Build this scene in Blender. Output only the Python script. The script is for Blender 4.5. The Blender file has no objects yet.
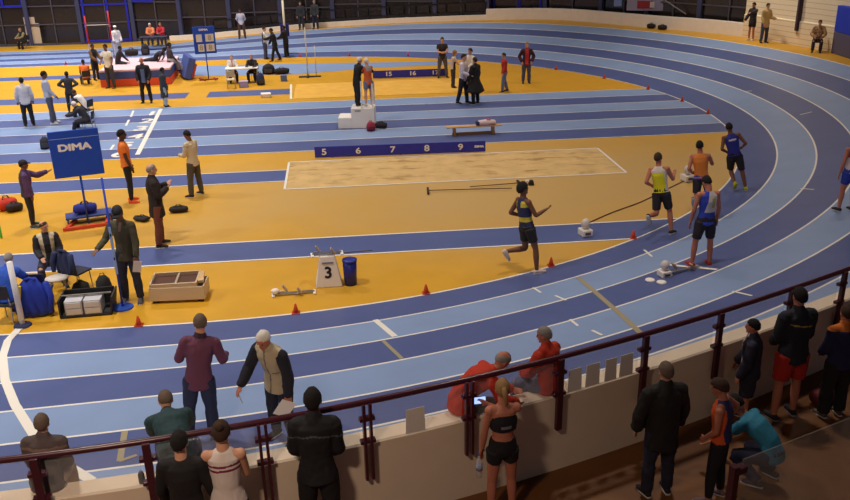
import bpy, bmesh, math, random
import numpy as np
from mathutils import Vector, Matrix, noise
random.seed(7)
SC = bpy.context.scene
COL = SC.collection
PI = math.pi
S = 7.2                                   # camera height above the infield, metres
F_, P_, R_, YAW = 843.2, 0.37278, -0.02024, -0.09837
W = 0.15221*S; CX = -0.45203*S; CY = 4.50061*S; R0 = 2.39941*S
BANK, EX, T_ = 0.2069, 1.01854, 1.84804*S

# ---------------------------------------------------------------- camera
c_, s_ = math.cos(YAW), math.sin(YAW)
right0 = Vector((c_, s_, 0)); fh = Vector((-s_, c_, 0)); zz = Vector((0, 0, 1))
fwd = fh*math.cos(P_) - zz*math.sin(P_)
up0 = fh*math.sin(P_) + zz*math.cos(P_)
rgt = right0*math.cos(R_) + up0*math.sin(R_)
upv = -right0*math.sin(R_) + up0*math.cos(R_)
cam_d = bpy.data.cameras.new('camera'); cam = bpy.data.objects.new('camera', cam_d); COL.objects.link(cam)
M4 = Matrix((( rgt.x, upv.x, -fwd.x, 0), (rgt.y, upv.y, -fwd.y, 0), (rgt.z, upv.z, -fwd.z, S), (0, 0, 0, 1)))
cam.matrix_world = M4
cam_d.sensor_width = 36; cam_d.lens = F_/850*36; cam_d.clip_end = 300
SC.camera = cam

def ray(px, py):
    return (fwd*F_ + rgt*(px-425) + upv*(250-py)).normalized()
def at(px, py, z=0.0):
    d = ray(px, py); t = (z-S)/d.z
    return Vector((0, 0, S)) + d*t

# ---------------------------------------------------------------- track geometry
def ramp(s):
    u = min(1, max(0, (s+T_)/(2*T_))); return BANK*u*u*(3-2*u)
def bank_at(x, y):
    if x <= CX: return ramp(x-CX)
    th = math.atan2(y-CY, (x-CX)/EX)
    return ramp(min(th+PI/2, PI/2-th)*R0)
def radial(x, y):
    if x <= CX: return abs(y-CY)-R0
    th = math.atan2(y-CY, x-CX)
    re = math.hypot(R0*EX*math.cos(th), R0*math.sin(th))
    return math.hypot(x-CX, y-CY)-re
def surf(x, y):
    """height of the ground: flat infield, banked lanes, level apron outside"""
    d = radial(x, y); b = bank_at(x, y)
    if d <= 0: return 0.0
    return min(d/max(.01, math.cos(b)), 6*W)*math.sin(b)
def atg(px, py):
    """the point of the real ground seen in that direction"""
    d = ray(px, py); o = Vector((0, 0, S)); t = 2.0
    while t < 90:
        p = o+d*t
        if p.z <= surf(p.x, p.y): break
        t += .05
    p = o+d*t; return Vector((p.x, p.y, surf(p.x, p.y)))
def stations(x0=-42.0):
    out = []
    n = 50
    for i in range(n): out.append(('f', x0+(0-x0+CX)*i/n))
    for i in range(121): out.append(('a', -PI/2+PI*i/120))
    for i in range(1, n+1): out.append(('b', CX-(CX-x0)*i/n))
    return out
def tpoint(st, d, lift=0.0):
    """point at station st, distance d (measured on the slope) outside the inner edge"""
    k, v = st
    sl = min(d, 6*W); ex = max(0, d-6*W)
    if k == 'a':
        b = ramp(min(v+PI/2, PI/2-v)*R0); q = sl*math.cos(b)+ex
        return Vector((CX+(R0*EX+q)*math.cos(v), CY+(R0+q)*math.sin(v), sl*math.sin(b)+lift))
    b = ramp(v-CX); q = sl*math.cos(b)+ex
    sg = -1 if k == 'f' else 1
    return Vector((v, CY+sg*(R0+q), sl*math.sin(b)+lift))

# ---------------------------------------------------------------- materials
MATS = {}
def mat(name, col, rough=.7, metal=0, noise_amt=.0, nscale=8, bump=0, spec=.5, emit=None, alpha=None, col2=None, trans=0):
    if name in MATS: return MATS[name]
    m = bpy.data.materials.new(name); m.use_nodes = True; nt = m.node_tree
    b = nt.nodes['Principled BSDF']
    b.inputs['Roughness'].default_value = rough; b.inputs['Metallic'].default_value = metal
    b.inputs['Specular IOR Level'].default_value = spec
    c4 = (*col, 1)
    if noise_amt or bump or col2:
        tc = nt.nodes.new('ShaderNodeTexCoord'); nz = nt.nodes.new('ShaderNodeTexNoise')
        nz.inputs['Scale'].default_value = nscale; nz.inputs['Detail'].default_value = 6
        nt.links.new(tc.outputs['Object'], nz.inputs['Vector'])
        mx = nt.nodes.new('ShaderNodeMix'); mx.data_type = 'RGBA'
        k = noise_amt
        mx.inputs[6].default_value = tuple(max(0, c*(1-k)) for c in col)+(1,)
        mx.inputs[7].default_value = (*(col2 if col2 else tuple(min(1, c*(1+k)) for c in col)), 1)
        rp = nt.nodes.new('ShaderNodeMapRange'); rp.inputs[1].default_value = .3; rp.inputs[2].default_value = .7
        nt.links.new(nz.outputs['Fac'], rp.inputs[0]); nt.links.new(rp.outputs[0], mx.inputs[0])
        nt.links.new(mx.outputs[2], b.inputs['Base Color'])
        if bump:
            bp = nt.nodes.new('ShaderNodeBump'); bp.inputs['Strength'].default_value = bump; bp.inputs['Distance'].default_value = .01
            nt.links.new(nz.outputs['Fac'], bp.inputs['Height']); nt.links.new(bp.outputs[0], b.inputs['Normal'])
    else: b.inputs['Base Color'].default_value = c4
    if emit: b.inputs['Emission Color'].default_value = (*emit[0], 1); b.inputs['Emission Strength'].default_value = emit[1]
    if trans: b.inputs['Transmission Weight'].default_value = trans
    if alpha is not None: b.inputs['Alpha'].default_value = alpha
    m.diffuse_color = c4; MATS[name] = m; return m
def hexc(r, g, b):
    f = lambda v: (v/255/12.92 if v/255 <= .04045 else ((v/255+.055)/1.055)**2.4)
    return (f(r), f(g), f(b))
def cm(r, g, b, rough=.8, **k):
    """a cloth or paint material of that colour"""
    return mat('c_%d_%d_%d_%d' % (r, g, b, int(rough*100)), hexc(r, g, b), rough, **k)

# ---------------------------------------------------------------- mesh helpers
def obj(name, bm, mats, parent=None, smooth=False, loc=None, rotz=None):
    me = bpy.data.meshes.new(name); bm.to_mesh(me) if isinstance(bm, bmesh.types.BMesh) else None
    if isinstance(bm, bmesh.types.BMesh): bm.free()
    else: me = bm; me.name = name
    for m in (mats if isinstance(mats, (list, tuple)) else [mats]): me.materials.append(m)
    if smooth:
        for p in me.polygons: p.use_smooth = True
    o = bpy.data.objects.new(name, me); COL.objects.link(o)
    if parent is not None: o.parent = parent
    if loc is not None: o.location = loc
    if rotz is not None: o.rotation_euler.z = rotz
    return o
def struct(name, bm, mats, smooth=False):
    o = obj(name, bm, mats, None, smooth); o['kind'] = 'structure'; return o
def tag(o, label, cat, group=None, kind=None):
    o['label'] = label; o['category'] = cat
    if group: o['group'] = group
    if kind: o['kind'] = kind
    return o
def thing(name, label, cat, loc=(0, 0, 0), rotz=0, group=None):
    o = bpy.data.objects.new(name, None); COL.objects.link(o); o.empty_display_size = .1
    o.location = loc; o.rotation_euler.z = rotz
    return tag(o, label, cat, group)
def dup(root, loc, rotz, label=None, group=None, scale=None):
    r = root.copy(); COL.objects.link(r); r.location = loc; r.rotation_euler.z = rotz
    if label: r['label'] = label
    if group: r['group'] = group
    if scale: r.scale = (scale,)*3
    for ch in list(root.children):
        c = ch.copy(); COL.objects.link(c); c.parent = r
        for g in list(ch.children):
            d = g.copy(); COL.objects.link(d); d.parent = c
    return r
def box(bm, c, s, rot=None, mi=0, bev=0, taper=1.0):
    """box of full size s centred at c"""
    r = bmesh.ops.create_cube(bm, size=1)
    vs = r['verts']
    for v in vs:
        k = taper if v.co.z > 0 else 1.0
        v.co = Vector((v.co.x*s[0]*k, v.co.y*s[1]*k, v.co.z*s[2]))
    es = list({e for v in vs for e in v.link_edges})
    fs = list({f for v in vs for f in v.link_faces})
    if bev:
        rb = bmesh.ops.bevel(bm, geom=es, offset=bev, segments=2, affect='EDGES', profile=.6)
        fs = list({f for v in rb['verts'] for f in v.link_faces}|{f for f in fs if f.is_valid})
        vs = list({v for f in fs for v in f.verts})
    R = rot if rot is not None else Matrix.Identity(3)
    for v in vs: v.co = R@v.co+Vector(c)
    for f in fs: f.material_index = mi
def rz(a): return Matrix.Rotation(a, 3, 'Z')
def rx(a): return Matrix.Rotation(a, 3, 'X')
def ry(a): return Matrix.Rotation(a, 3, 'Y')
def loft(bm, pts, rad, lat=Vector((1, 0, 0)), n=12, cap=True, mi=0, bulge=.5):
    """closed tube through pts; rad = list of (a, b): half width along lat, half depth across it"""
    pts = [Vector(p) for p in pts]; rad = [(r, r) if not isinstance(r, (tuple, list)) else r for r in rad]
    N = len(pts); rings = []
    def frame(i):
        t = (pts[min(i+1, N-1)]-pts[max(i-1, 0)])
        if t.length < 1e-6: t = Vector((0, 0, 1))
        t.normalize(); l = lat-t*lat.dot(t)
        if l.length < .05:
            l = Vector((0, 1, 0))-t*t.y
            if l.length < .05: l = Vector((1, 0, 0))-t*t.x
        l.normalize(); return t, l, t.cross(l)
    def ring(c, l, d, a, b):
        return [bm.verts.new(c+l*(a*math.cos(2*PI*k/n))+d*(b*math.sin(2*PI*k/n))) for k in range(n)]
    t, l, d = frame(0); a, b = rad[0]; m0 = min(a, b)
    if cap: rings.append(ring(pts[0]-t*m0*bulge, l, d, a*.6, b*.6))
    for i in range(N):
        t, l, d = frame(i); a, b = rad[i]; rings.append(ring(pts[i], l, d, a, b))
    if cap:
        m1 = min(a, b); rings.append(ring(pts[-1]+t*m1*bulge, l, d, a*.6, b*.6))
    fs = []
    for r0, r1 in zip(rings, rings[1:]):
        for k in range(n): fs.append(bm.faces.new((r0[k], r0[(k+1) % n], r1[(k+1) % n], r1[k])))
    fs.append(bm.faces.new(rings[0][::-1])); fs.append(bm.faces.new(rings[-1]))
    for f in fs: f.material_index = mi
    return fs
def tube(bm, a, b, r, n=10, mi=0, r2=None):
    a = Vector(a); b = Vector(b)
    return loft(bm, [a, b], [r, r if r2 is None else r2], n=n, cap=False, mi=mi)
def ell(bm, c, r, rot=None, n=14, m=10, mi=0):
    res = bmesh.ops.create_uvsphere(bm, u_segments=n, v_segments=m, radius=1)
    R = rot if rot is not None else Matrix.Identity(3)
    for v in res['verts']: v.co = R@Vector((v.co.x*r[0], v.co.y*r[1], v.co.z*r[2]))+Vector(c)
    for f in {f for v in res['verts'] for f in v.link_faces}: f.material_index = mi
def prism(bm, poly, z0, z1, mi=0):
    """vertical prism over polygon poly [(x, y)]"""
    lo = [bm.verts.new((p[0], p[1], z0)) for p in poly]; hi = [bm.verts.new((p[0], p[1], z1)) for p in poly]
    n = len(poly); fs = [bm.faces.new(hi), bm.faces.new(lo[::-1])]
    for k in range(n): fs.append(bm.faces.new((lo[k], lo[(k+1) % n], hi[(k+1) % n], hi[k])))
    for f in fs: f.material_index = mi
def fixn(bm): bmesh.ops.recalc_face_normals(bm, faces=bm.faces); return bm
def text_mesh(s, size, depth=.002, align='CENTER', bold=0.0):
    cu = bpy.data.curves.new('t', 'FONT'); cu.body = s; cu.size = size; cu.extrude = depth/2; cu.align_x = align; cu.align_y = 'CENTER'
    o = bpy.data.objects.new('t', cu); COL.objects.link(o); bpy.context.view_layer.update()
    me = bpy.data.meshes.new_from_object(o.evaluated_get(bpy.context.evaluated_depsgraph_get()))
    bpy.data.objects.remove(o); bpy.data.curves.remove(cu)
    if bold:                                   # heavier strokes: the letters doubled with a small shift
        b_ = bmesh.new(); b_.from_mesh(me); n0 = list(b_.verts)
        for i_, (dx, dy) in enumerate(((bold, 0), (-bold, 0), (0, bold), (0, -bold))):
            r = bmesh.ops.duplicate(b_, geom=[g for g in b_.faces if g.verts[0] in set(n0)] if False else FACES0(b_, len(n0)))
            for v in [g for g in r['geom'] if isinstance(g, bmesh.types.BMVert)]: v.co += Vector((dx, dy, -.0007*(i_+1)))
        b_.to_mesh(me); b_.free()
    return me
def FACES0(b_, n):
    b_.verts.index_update(); return [f for f in b_.faces if all(v.index < n for v in f.verts)]
def mesh_into(bm, me, M, mi=0):
    """append mesh me transformed by 4x4 M"""
    n0 = len(bm.verts); nf = len(bm.faces); bm.from_mesh(me)
    bm.verts.ensure_lookup_table(); bm.faces.ensure_lookup_table()
    for v in bm.verts[n0:]: v.co = M@v.co
    for f in bm.faces[nf:]: f.material_index = mi
    bpy.data.meshes.remove(me)
# ================================================================ THE SETTING
YEL = mat('yellow floor', hexc(210, 158, 42), .42, noise_amt=.05, nscale=1.2, spec=.35)
LBL = mat('light blue lane', hexc(134, 158, 200), .42, noise_amt=.05, nscale=1.0, spec=.35)
DBL = mat('dark blue lane', hexc(84, 98, 150), .42, noise_amt=.06, nscale=1.0, spec=.35)
LIN = mat('line paint', hexc(236, 232, 222), .5)
YLN = mat('yellow line paint', hexc(160, 150, 122), .5)
WALLM = mat('cream wall', hexc(244, 238, 230), .7, noise_amt=.03, nscale=3)
NAVY = mat('navy steel', hexc(48, 54, 92), .5)

# dusty floor round the sand pit: sand trodden out of it, a stain with its own shape
def dusty():
    m = YEL; nt = m.node_tree; b = nt.nodes['Principled BSDF']
    lk = b.inputs['Base Color'].links[0]; src = lk.from_socket
    tc = nt.nodes.new('ShaderNodeTexCoord')
    mp = nt.nodes.new('ShaderNodeMapping'); mp.inputs['Location'].default_value = (-6.0/16, -23.3/8, 0)
    mp.vector_type = 'POINT'; mp.inputs['Scale'].default_value = (1/16, 1/8, 0)
    nt.links.new(tc.outputs['Object'], mp.inputs['Vector'])
    ln = nt.nodes.new('ShaderNodeVectorMath'); ln.operation = 'LENGTH'; nt.links.new(mp.outputs[0], ln.inputs[0])
    nz = nt.nodes.new('ShaderNodeTexNoise'); nz.inputs['Scale'].default_value = .35; nz.inputs['Detail'].default_value = 5
    nt.links.new(tc.outputs['Object'], nz.inputs['Vector'])
    ad = nt.nodes.new('ShaderNodeMath'); ad.operation = 'MULTIPLY_ADD'; ad.inputs[1].default_value = .7
    nt.links.new(nz.outputs['Fac'], ad.inputs[0]); nt.links.new(ln.outputs['Value'], ad.inputs[2])
    rp = nt.nodes.new('ShaderNodeMapRange'); rp.interpolation_type = 'SMOOTHSTEP'
    rp.inputs[1].default_value = .55; rp.inputs[2].default_value = 1.35; rp.inputs[3].default_value = .85; rp.inputs[4].default_value = 0
    nt.links.new(ad.outputs[0], rp.inputs[0])
    mx = nt.nodes.new('ShaderNodeMix'); mx.data_type = 'RGBA'; mx.inputs[7].default_value = (*hexc(196, 164, 108), 1)
    nt.links.new(rp.outputs[0], mx.inputs[0]); nt.links.new(src, mx.inputs[6]); nt.links.new(mx.outputs[2], b.inputs['Base Color'])
dusty()

st = stations()
lw = .05
cuts = [(-.05, 0, 2)]
for k in range(6):
    a = k*W; b2 = (k+1)*W
    if k: a += lw/2
    cuts.append((a, b2-lw/2 if k < 5 else b2-.05, 0 if k % 2 == 0 else 1))
    cuts.append((b2-lw/2 if k < 5 else b2-.05, b2+(lw/2 if k < 5 else 0), 2))
bm = bmesh.new(); rows = {}
def row(d, st=st):
    key = round(d, 5)
    if key not in rows: rows[key] = [bm.verts.new(tpoint(s, max(d, 0), 0) if d >= 0 else tpoint(s, 0)+(Vector((0, 0, 0)))) for s in st]
    return rows[key]
for s in st: pass
def inner_row():
    out = []
    for s in st:
        p = tpoint(s, 0); c = Vector((min(p.x, CX), CY, 0)); q = p+(c-p).normalized()*.05; out.append(bm.verts.new((q.x, q.y, 0.0)))
    return out
rows[-.05] = inner_row()
for a, b2, mi in cuts:
    ra, rb = row(a), row(b2)
    for i in range(len(st)-1):
        f = bm.faces.new((ra[i], rb[i], rb[i+1], ra[i+1])); f.material_index = mi
# outer apron
AP = 6*W+2.6
NI = 50
ra, rb = row(6*W), row(6*W+.35)
for i in range(len(st)-1):
    bm.faces.new((ra[i], rb[i], rb[i+1], ra[i+1])).material_index = 3
rc = [bm.verts.new(tpoint(s, AP)) for s in st[NI+55:]]
rb2 = rb[NI+55:]
for i in range(len(rc)-1): bm.faces.new((rb2[i], rc[i], rc[i+1], rb2[i+1])).material_index = 3
struct('floor_track', fixn(bm), [DBL, LBL, LIN, YEL])

# infield
bm = bmesh.new()
pts = [tpoint(s, 0) for s in st]
bm.faces.new([bm.verts.new((p.x, p.y, -.004)) for p in pts])
bmesh.ops.triangulate(bm, faces=bm.faces)
struct('floor', fixn(bm), [YEL])

def xend(y):
    k = (y-CY)/R0
    return CX+R0*EX*math.sqrt(max(0, 1-k*k))-.06
def strip(bm, y0, y1, x0, x1, z, mi):
    """floor band between y0 and y1; x1 None = runs to the inner edge of the track"""
    n = 24; lo = []; hi = []
    for i in range(n+1):
        t = i/n
        e0 = x1 if x1 is not None else xend(y0); e1 = x1 if x1 is not None else xend(y1)
        ya = y0+(y1-y0)*t; e = x1 if x1 is not None else xend(ya)
        lo.append(bm.verts.new((x0, ya, z))); hi.append(bm.verts.new((e, ya, z)))
    for i in range(n): bm.faces.new((lo[i], hi[i], hi[i+1], lo[i+1])).material_index = mi
def yavg(ps): return sum(at(*p).y for p in ps)/len(ps)
YA1 = yavg([(200, 244), (500, 227.5), (625, 222)]); YA0 = yavg([(200, 263.5), (500, 246), (87, 269)])
YS0 = yavg([(0, 165), (300, 151.5), (625, 136.5), (715, 132)]); YS1 = yavg([(200, 104), (425, 97), (625, 92)])
XL = -40
bm = bmesh.new()
strip(bm, YA0, YA1, XL, None, .0, 0)
for y in (YA0, YA1): strip(bm, y-.03, y+.03, XL, None, .003, 2)
sl = (YS1-YS0)/6
for k in range(6): strip(bm, YS0+k*sl, YS0+(k+1)*sl, XL, None, .0, k % 2)
for k in range(7): strip(bm, YS0+k*sl-.025, YS0+k*sl+.025, XL, None, .003, 2)
# long jump run-up, near and far
a0 = at(285, 181); a1 = at(285, 170); XP = a0.x
strip(bm, a0.y, a1.y, XL, XP, 0, 0)
for y in (a0.y, a1.y): strip(bm, y-.025, y+.025, XL, XP, .003, 2)
b0, b1, b2_ = at(186, 97), at(206, 97), at(291, 92)
yb0 = at(100, 101.5).y; yb1 = at(100, 96).y
strip(bm, yb0, yb1, XL, at(186, 97).x, 0, 0); strip(bm, yb0, yb1, at(207, 96).x, at(291, 94).x, 0, 0)
# high jump fan and its narrow strip
strip(bm, at(50, 79.5).y, at(50, 76).y, XL, at(100, 76).x, 0, 0)
ps = [(190, 76), (300, 74.2), (370, 68), (437, 65), (468, 62.8), (437, 61.2), (370, 62.6), (300, 63.5), (190, 66)]
f = bm.faces.new([bm.verts.new((*at(*p).xy, .0)) for p in ps]); f.material_index = 1
struct('trim_lanes', fixn(bm), [DBL, LBL, LIN])

# painted marks -------------------------------------------------
def ribbon(bm, P, w, mi=0, lift=.006, ground=True):
    """painted line of width w along ground points"""
    Q = []
    for a, b in zip(P, P[1:]):
        n = max(1, int((b-a).length/.5))
        Q += [a.lerp(b, i/n) for i in range(n)]
    Q.append(P[-1]); L_, R__ = [], []
    for i, p in enumerate(Q):
        t = (Q[min(i+1, len(Q)-1)]-Q[max(i-1, 0)]).normalized(); s = Vector((-t.y, t.x, 0)).normalized()*w/2
        for lst, q in ((L_, p+s), (R__, p-s)): lst.append(bm.verts.new((q.x, q.y, surf(q.x, q.y)+lift)))
    for i in range(len(Q)-1): bm.faces.new((L_[i], R__[i], R__[i+1], L_[i+1])).material_index = mi
def rib(bm, pp, w, mi=0): ribbon(bm, [atg(*p) for p in pp], w, mi)
bm = bmesh.new()
rib(bm, [(22, 326), (8, 341), (3, 357), (5, 380), (15, 405), (37, 440), (65, 465), (92, 481)], .14)      # cut-in line
rib(bm, [(375, 320), (395, 337)], .11); rib(bm, [(661, 264.5), (717, 270)], .10)
rib(bm, [(383, 341), (402, 359)], .07, 1)
rib(bm, [(125, 432), (120, 462)], .09, 1); rib(bm, [(119, 462), (137, 456)], .07, 1)
for p, q in (((533, 288), (541, 293)), ((555, 296), (566, 301)), ((570, 320), (578, 326)), ((592, 331), (602, 336)), ((644, 250), (652, 257)), ((745, 92), (752, 91)), ((732, 292), (752, 296)), ((800, 115), (812, 112)), ((800, 189), (814, 190))): rib(bm, [p, q], .05, 0)
rib(bm, [(578, 278), (610, 306), (630, 324), (645, 338)], .1, 1)
rib(bm, [(161, 109), (137.5, 155)], .16)
for p, q in (((133.5, 111), (131, 117)), ((129, 120), (126, 126)), ((122, 132), (118.5, 139)), ((114, 145), (110.5, 150))): rib(bm, [p, q], .09)
# pit outline
o1, o2, o3, o4 = at(287, 162), at(598, 148.5), at(626, 172.5), at(287, 189.5)
yt = (o1.y+o2.y)/2; yb = (o3.y+o4.y)/2; xl = (o1.x+o4.x)/2; xr = (o2.x+o3.x)/2
PIT = (xl, xr, yb, yt)
for a, b in (((xl, yb), (xr, yb)), ((xl, yt), (xr, yt)), ((xl, yb), (xl, yt)), ((xr, yb), (xr, yt))): ribbon(bm, [Vector((*a, 0)), Vector((*b, 0))], .07)
q0, q1 = at(291, 99), at(291, 84.5)
ribbon(bm, [q0, q1], .1)
for i, (s, px, py) in enumerate((('1', 152, 113.5), ('2', 147, 121), ('3', 141, 128.5), ('4', 136, 136.5), ('5', 126, 145), ('6', 119.5, 154.5))):
    p = at(px, py); me = text_mesh(s, 1.05, .002, bold=.03)
    mesh_into(bm, me, Matrix.Translation((p.x, p.y, .006))@Matrix.Scale(1.05, 4, Vector((1, 0, 0))), 0)
struct('trim_marks', bm, [LIN, YLN])

# sand pit ------------------------------------------------------
sand = mat('pit sand', hexc(204, 172, 116), .95, noise_amt=.12, nscale=2.2, bump=.6)
def sandmat():
    m = sand; nt = m.node_tree; b = nt.nodes['Principled BSDF']; src = b.inputs['Base Color'].links[0].from_socket
    tc = nt.nodes.new('ShaderNodeTexCoord'); mp = nt.nodes.new('ShaderNodeMapping'); mp.inputs['Scale'].default_value = (.55, 1.6, 1)
    nz = nt.nodes.new('ShaderNodeTexNoise'); nz.inputs['Scale'].default_value = 1.5; nz.inputs['Detail'].default_value = 7; nz.inputs['Roughness'].default_value = .65
    nt.links.new(tc.outputs['Object'], mp.inputs[0]); nt.links.new(mp.outputs[0], nz.inputs['Vector'])
    rp = nt.nodes.new('ShaderNodeMapRange'); rp.inputs[1].default_value = .53; rp.inputs[2].default_value = .66; rp.inputs[4].default_value = .75
    mx = nt.nodes.new('ShaderNodeMix'); mx.data_type = 'RGBA'; mx.inputs[7].default_value = (*hexc(142, 104, 52), 1)
    nt.links.new(nz.outputs['Fac'], rp.inputs[0]); nt.links.new(rp.outputs[0], mx.inputs[0]); nt.links.new(src, mx.inputs[6]); nt.links.new(mx.outputs[2], b.inputs['Base Color'])
sandmat()
def sandbed(x0, x1, y0, y1, mats, amp, name):
    bm = bmesh.new(); nx = 90; ny = 30; g = []
    for i in range(nx+1):
        g.append([])
        for j in range(ny+1):
            x = x0+(x1-x0)*i/nx; y = y0+(y1-y0)*j/ny
            e = min(1, min(i, nx-i, j, ny-j)/2)
            z = .004+e*(amp*(.5+noise.noise(Vector((x*1.3, y*1.8, 0))))+amp*.5*(.5+noise.noise(Vector((x*4, y*4, 3)))))
            g[-1].append(bm.verts.new((x, y, max(.004, z))))
    for i in range(nx):
        for j in range(ny): bm.faces.new((g[i][j], g[i+1][j], g[i+1][j+1], g[i][j+1]))
    return bm
o = obj('sand', sandbed(xl+.05, xr-.05, yb+.05, yt-.05, None, .035, ''), sand, smooth=True)
tag(o, 'raked pale sand with footprints filling the long jump pit in front of the blue distance board', 'sand', kind='stuff')
o = obj('sand', sandbed(q0.x+.1, q0.x+8.5, q0.y, q1.y, None, .02, ''), mat('far sand', hexc(222, 172, 72), .95, noise_amt=.08, nscale=2), smooth=True)
tag(o, 'smooth yellowish sand of the far jumping pit behind the white starter podium', 'sand', kind='stuff')

# near wall, spectators' floor ---------------------------------
ZF, ZT = .9, 1.95
outer = [(0, 507), (104, 490), (251, 466), (342, 449), (380, 441), (425, 430), (525, 405), (576, 391), (626, 376), (698, 353), (730, 342), (850, 299)]
WP = [at(px, py, ZT) for px, py in outer]
def catmull(P, n=8):
    out = []
    for i in range(len(P)-1):
        p0, p1, p2, p3 = P[max(i-1, 0)], P[i], P[i+1], P[min(i+2, len(P)-1)]
        for k in range(n):
            t = k/n; out.append(.5*((2*p1)+(p2-p0)*t+(2*p0-5*p1+4*p2-p3)*t*t+(-p0+3*p1-3*p2+p3)*t**3))
    out.append(P[-1]); return out
# a smooth low-order curve through the traced points
xs_ = np.array([p.x for p in WP]); ys_ = np.array([p.y for p in WP])
cf = np.polyfit(xs_, ys_, 3)
def wy(x): return float(np.polyval(cf, x))
x_lo, x_hi = WP[0].x, WP[-1].x
sl_lo = wy(x_lo+.01)-wy(x_lo); sl_hi = (wy(x_hi)-wy(x_hi-.01))*100; sl_lo *= 100
def wall_xy(x):
    if x < x_lo: return wy(x_lo)+sl_lo*(x-x_lo)
    if x > x_hi: return wy(x_hi)+sl_hi*(x-x_hi)+.05*(x-x_hi)**2
    return wy(x)
WL = [Vector((x, wall_xy(x), 0)) for x in np.linspace(-16, 15, 125)]
def wnorm(i):
    t = (WL[min(i+1, len(WL)-1)]-WL[max(i-1, 0)]).normalized(); return Vector((-t.y, t.x, 0))
def sweep(bm, P, prof, mi=None):
    """sweep profile [(out, z)] along P; out measured towards the track"""
    rows_ = []
    for i, p in enumerate(P):
        t = (P[min(i+1, len(P)-1)]-P[max(i-1, 0)]).normalized(); n = Vector((-t.y, t.x, 0))
        rows_.append([bm.verts.new(p+n*o_+Vector((0, 0, z))) for o_, z in prof])
    m = len(prof)
    for a, b in zip(rows_, rows_[1:]):
        for k in range(m): bm.faces.new((a[k], b[k], b[(k+1) % m], a[(k+1) % m]))
    bm.faces.new(rows_[0]); bm.faces.new(rows_[-1][::-1])
bm = bmesh.new(); sweep(bm, WL, [(0, 0), (0, ZT-.02), (.02, ZT), (.24, ZT), (.26, ZT-.02), (.26, 0)])
struct('wall_front', fixn(bm), mat('warm cream wall', hexc(232, 214, 190), .7, noise_amt=.03, nscale=3))
BRN = mat('brown floor', hexc(112, 70, 32), .55, noise_amt=.1, nscale=2)
bm = bmesh.new()
for i in range(len(WL)-1):
    a, b = WL[i], WL[i+1]
    vs = [bm.verts.new((a.x, a.y+.05, ZF)), bm.verts.new((b.x, b.y+.05, ZF)), bm.verts.new((b.x, -4, ZF)), bm.verts.new((a.x, -4, ZF))]
    bm.faces.new(vs)
bmesh.ops.remove_doubles(bm, verts=bm.verts, dist=.001)
struct('floor_spectators', fixn(bm), BRN)
# level strip between outer lane and wall_front
bm = bmesh.new(); ed = [tpoint(s, 6*W+.3) for s in st[:NI+60]]
lo = [bm.verts.new((p.x, p.y, p.z)) for p in ed]; hi = []
for s in st[:NI+60]:
    d_ = 6*W+.3
    while d_ < 6*W+2.0:
        p = tpoint(s, d_)
        if p.x < 13 and p.y < wall_xy(p.x)+.12 and s[0] != 'b': break
        d_ += .03
    p = tpoint(s, d_); hi.append(bm.verts.new((p.x, p.y, p.z-.01)))
for i in range(len(lo)-1): bm.faces.new((lo[i], hi[i], hi[i+1], lo[i+1]))
struct('floor_margin', fixn(bm), YEL)

# far wall -----------------------------------------------------
base = [(0, 47), (104, 44), (135, 42), (190, 39.7), (255, 34.5), (294, 31), (325, 29), (390, 24.7), (430, 22.3), (486, 20), (560, 20), (645, 27.5), (729, 35), (801, 46.6), (850, 56.5)]
def atf(px, py):
    d = ray(px, py); o_ = Vector((0, 0, S)); t = 20.0
    while t < 120:
        p = o_+d*t
        r = radial(p.x, p.y); b = bank_at(p.x, p.y)
        z = 6*W*math.sin(b)
        if p.z <= z: break
        t += .03
    return Vector((p.x, p.y, z))
FB = [atf(*p) for p in base]
def proj(p):
    v = Vector(p)-Vector((0, 0, S)); d = v.dot(fwd)
    return (425+F_*v.dot(rgt)/d, 250-F_*v.dot(upv)/d)
def zat(x, y, py):
    """height above (x, y) that is seen at picture row py"""
    lo, hi = 0, 20
    for _ in range(40):
        m = (lo+hi)/2
        if proj((x, y, m))[1] > py: lo = m
        else: hi = m
    return lo
# line of the far wall: follows the outside of the track, kept clear of it
FB2 = []
for p in FB:
    r = radial(p.x, p.y)-6*W
    if r < .75:
        q = Vector((p.x, p.y, p.z))
        while radial(q.x, q.y)-6*W < .75: q.y += .02
        q.z = 6*W*math.sin(bank_at(q.x, q.y)); FB2.append(q)
    else: FB2.append(p.copy())
FB2.insert(0, Vector((-40, 60.2, 0)))
FB2.append(Vector((FB2[-1].x+.2, 28, 1.35))); FB2.append(Vector((22.0, 18, 1.2)))
FP = catmull(FB2[2:], 6); FP.insert(0, FB2[1]); FP.insert(0, FB2[0])
def fz(x): return 6*W*math.sin(bank_at(x, CY+20)) if x < 9 else 1.35
IS = min(range(len(FP)), key=lambda i: abs(proj(FP[i])[0]-487))
IW = min(range(len(FP)), key=lambda i: abs(proj(FP[i])[0]-743))
def sweepz(bm, P, prof):
    """like sweep but heights are above each point's own z; out>0 = away from the track"""
    rows_ = []
    for i, p in enumerate(P):
        t = (P[min(i+1, len(P)-1)]-P[max(i-1, 0)]); t.z = 0; t.normalize(); n = Vector((-t.y, t.x, 0))
        rows_.append([bm.verts.new(Vector((p.x, p.y, p.z))+n*o_+Vector((0, 0, z))) for o_, z in prof])
    m = len(prof)
    for a, b in zip(rows_, rows_[1:]):
        for k in range(m): bm.faces.new((a[k], b[k], b[(k+1) % m], a[(k+1) % m]))
    bm.faces.new(rows_[0]); bm.faces.new(rows_[-1][::-1])
I0 = min(range(len(FP)), key=lambda i: abs(proj(FP[i])[0]-174))
bm = bmesh.new(); sweepz(bm, FP[I0:IS+1], [(0, -1.4), (0, .30), (.25, .30), (.25, -1.4)])
struct('wall_back_low', fixn(bm), WALLM)
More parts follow.
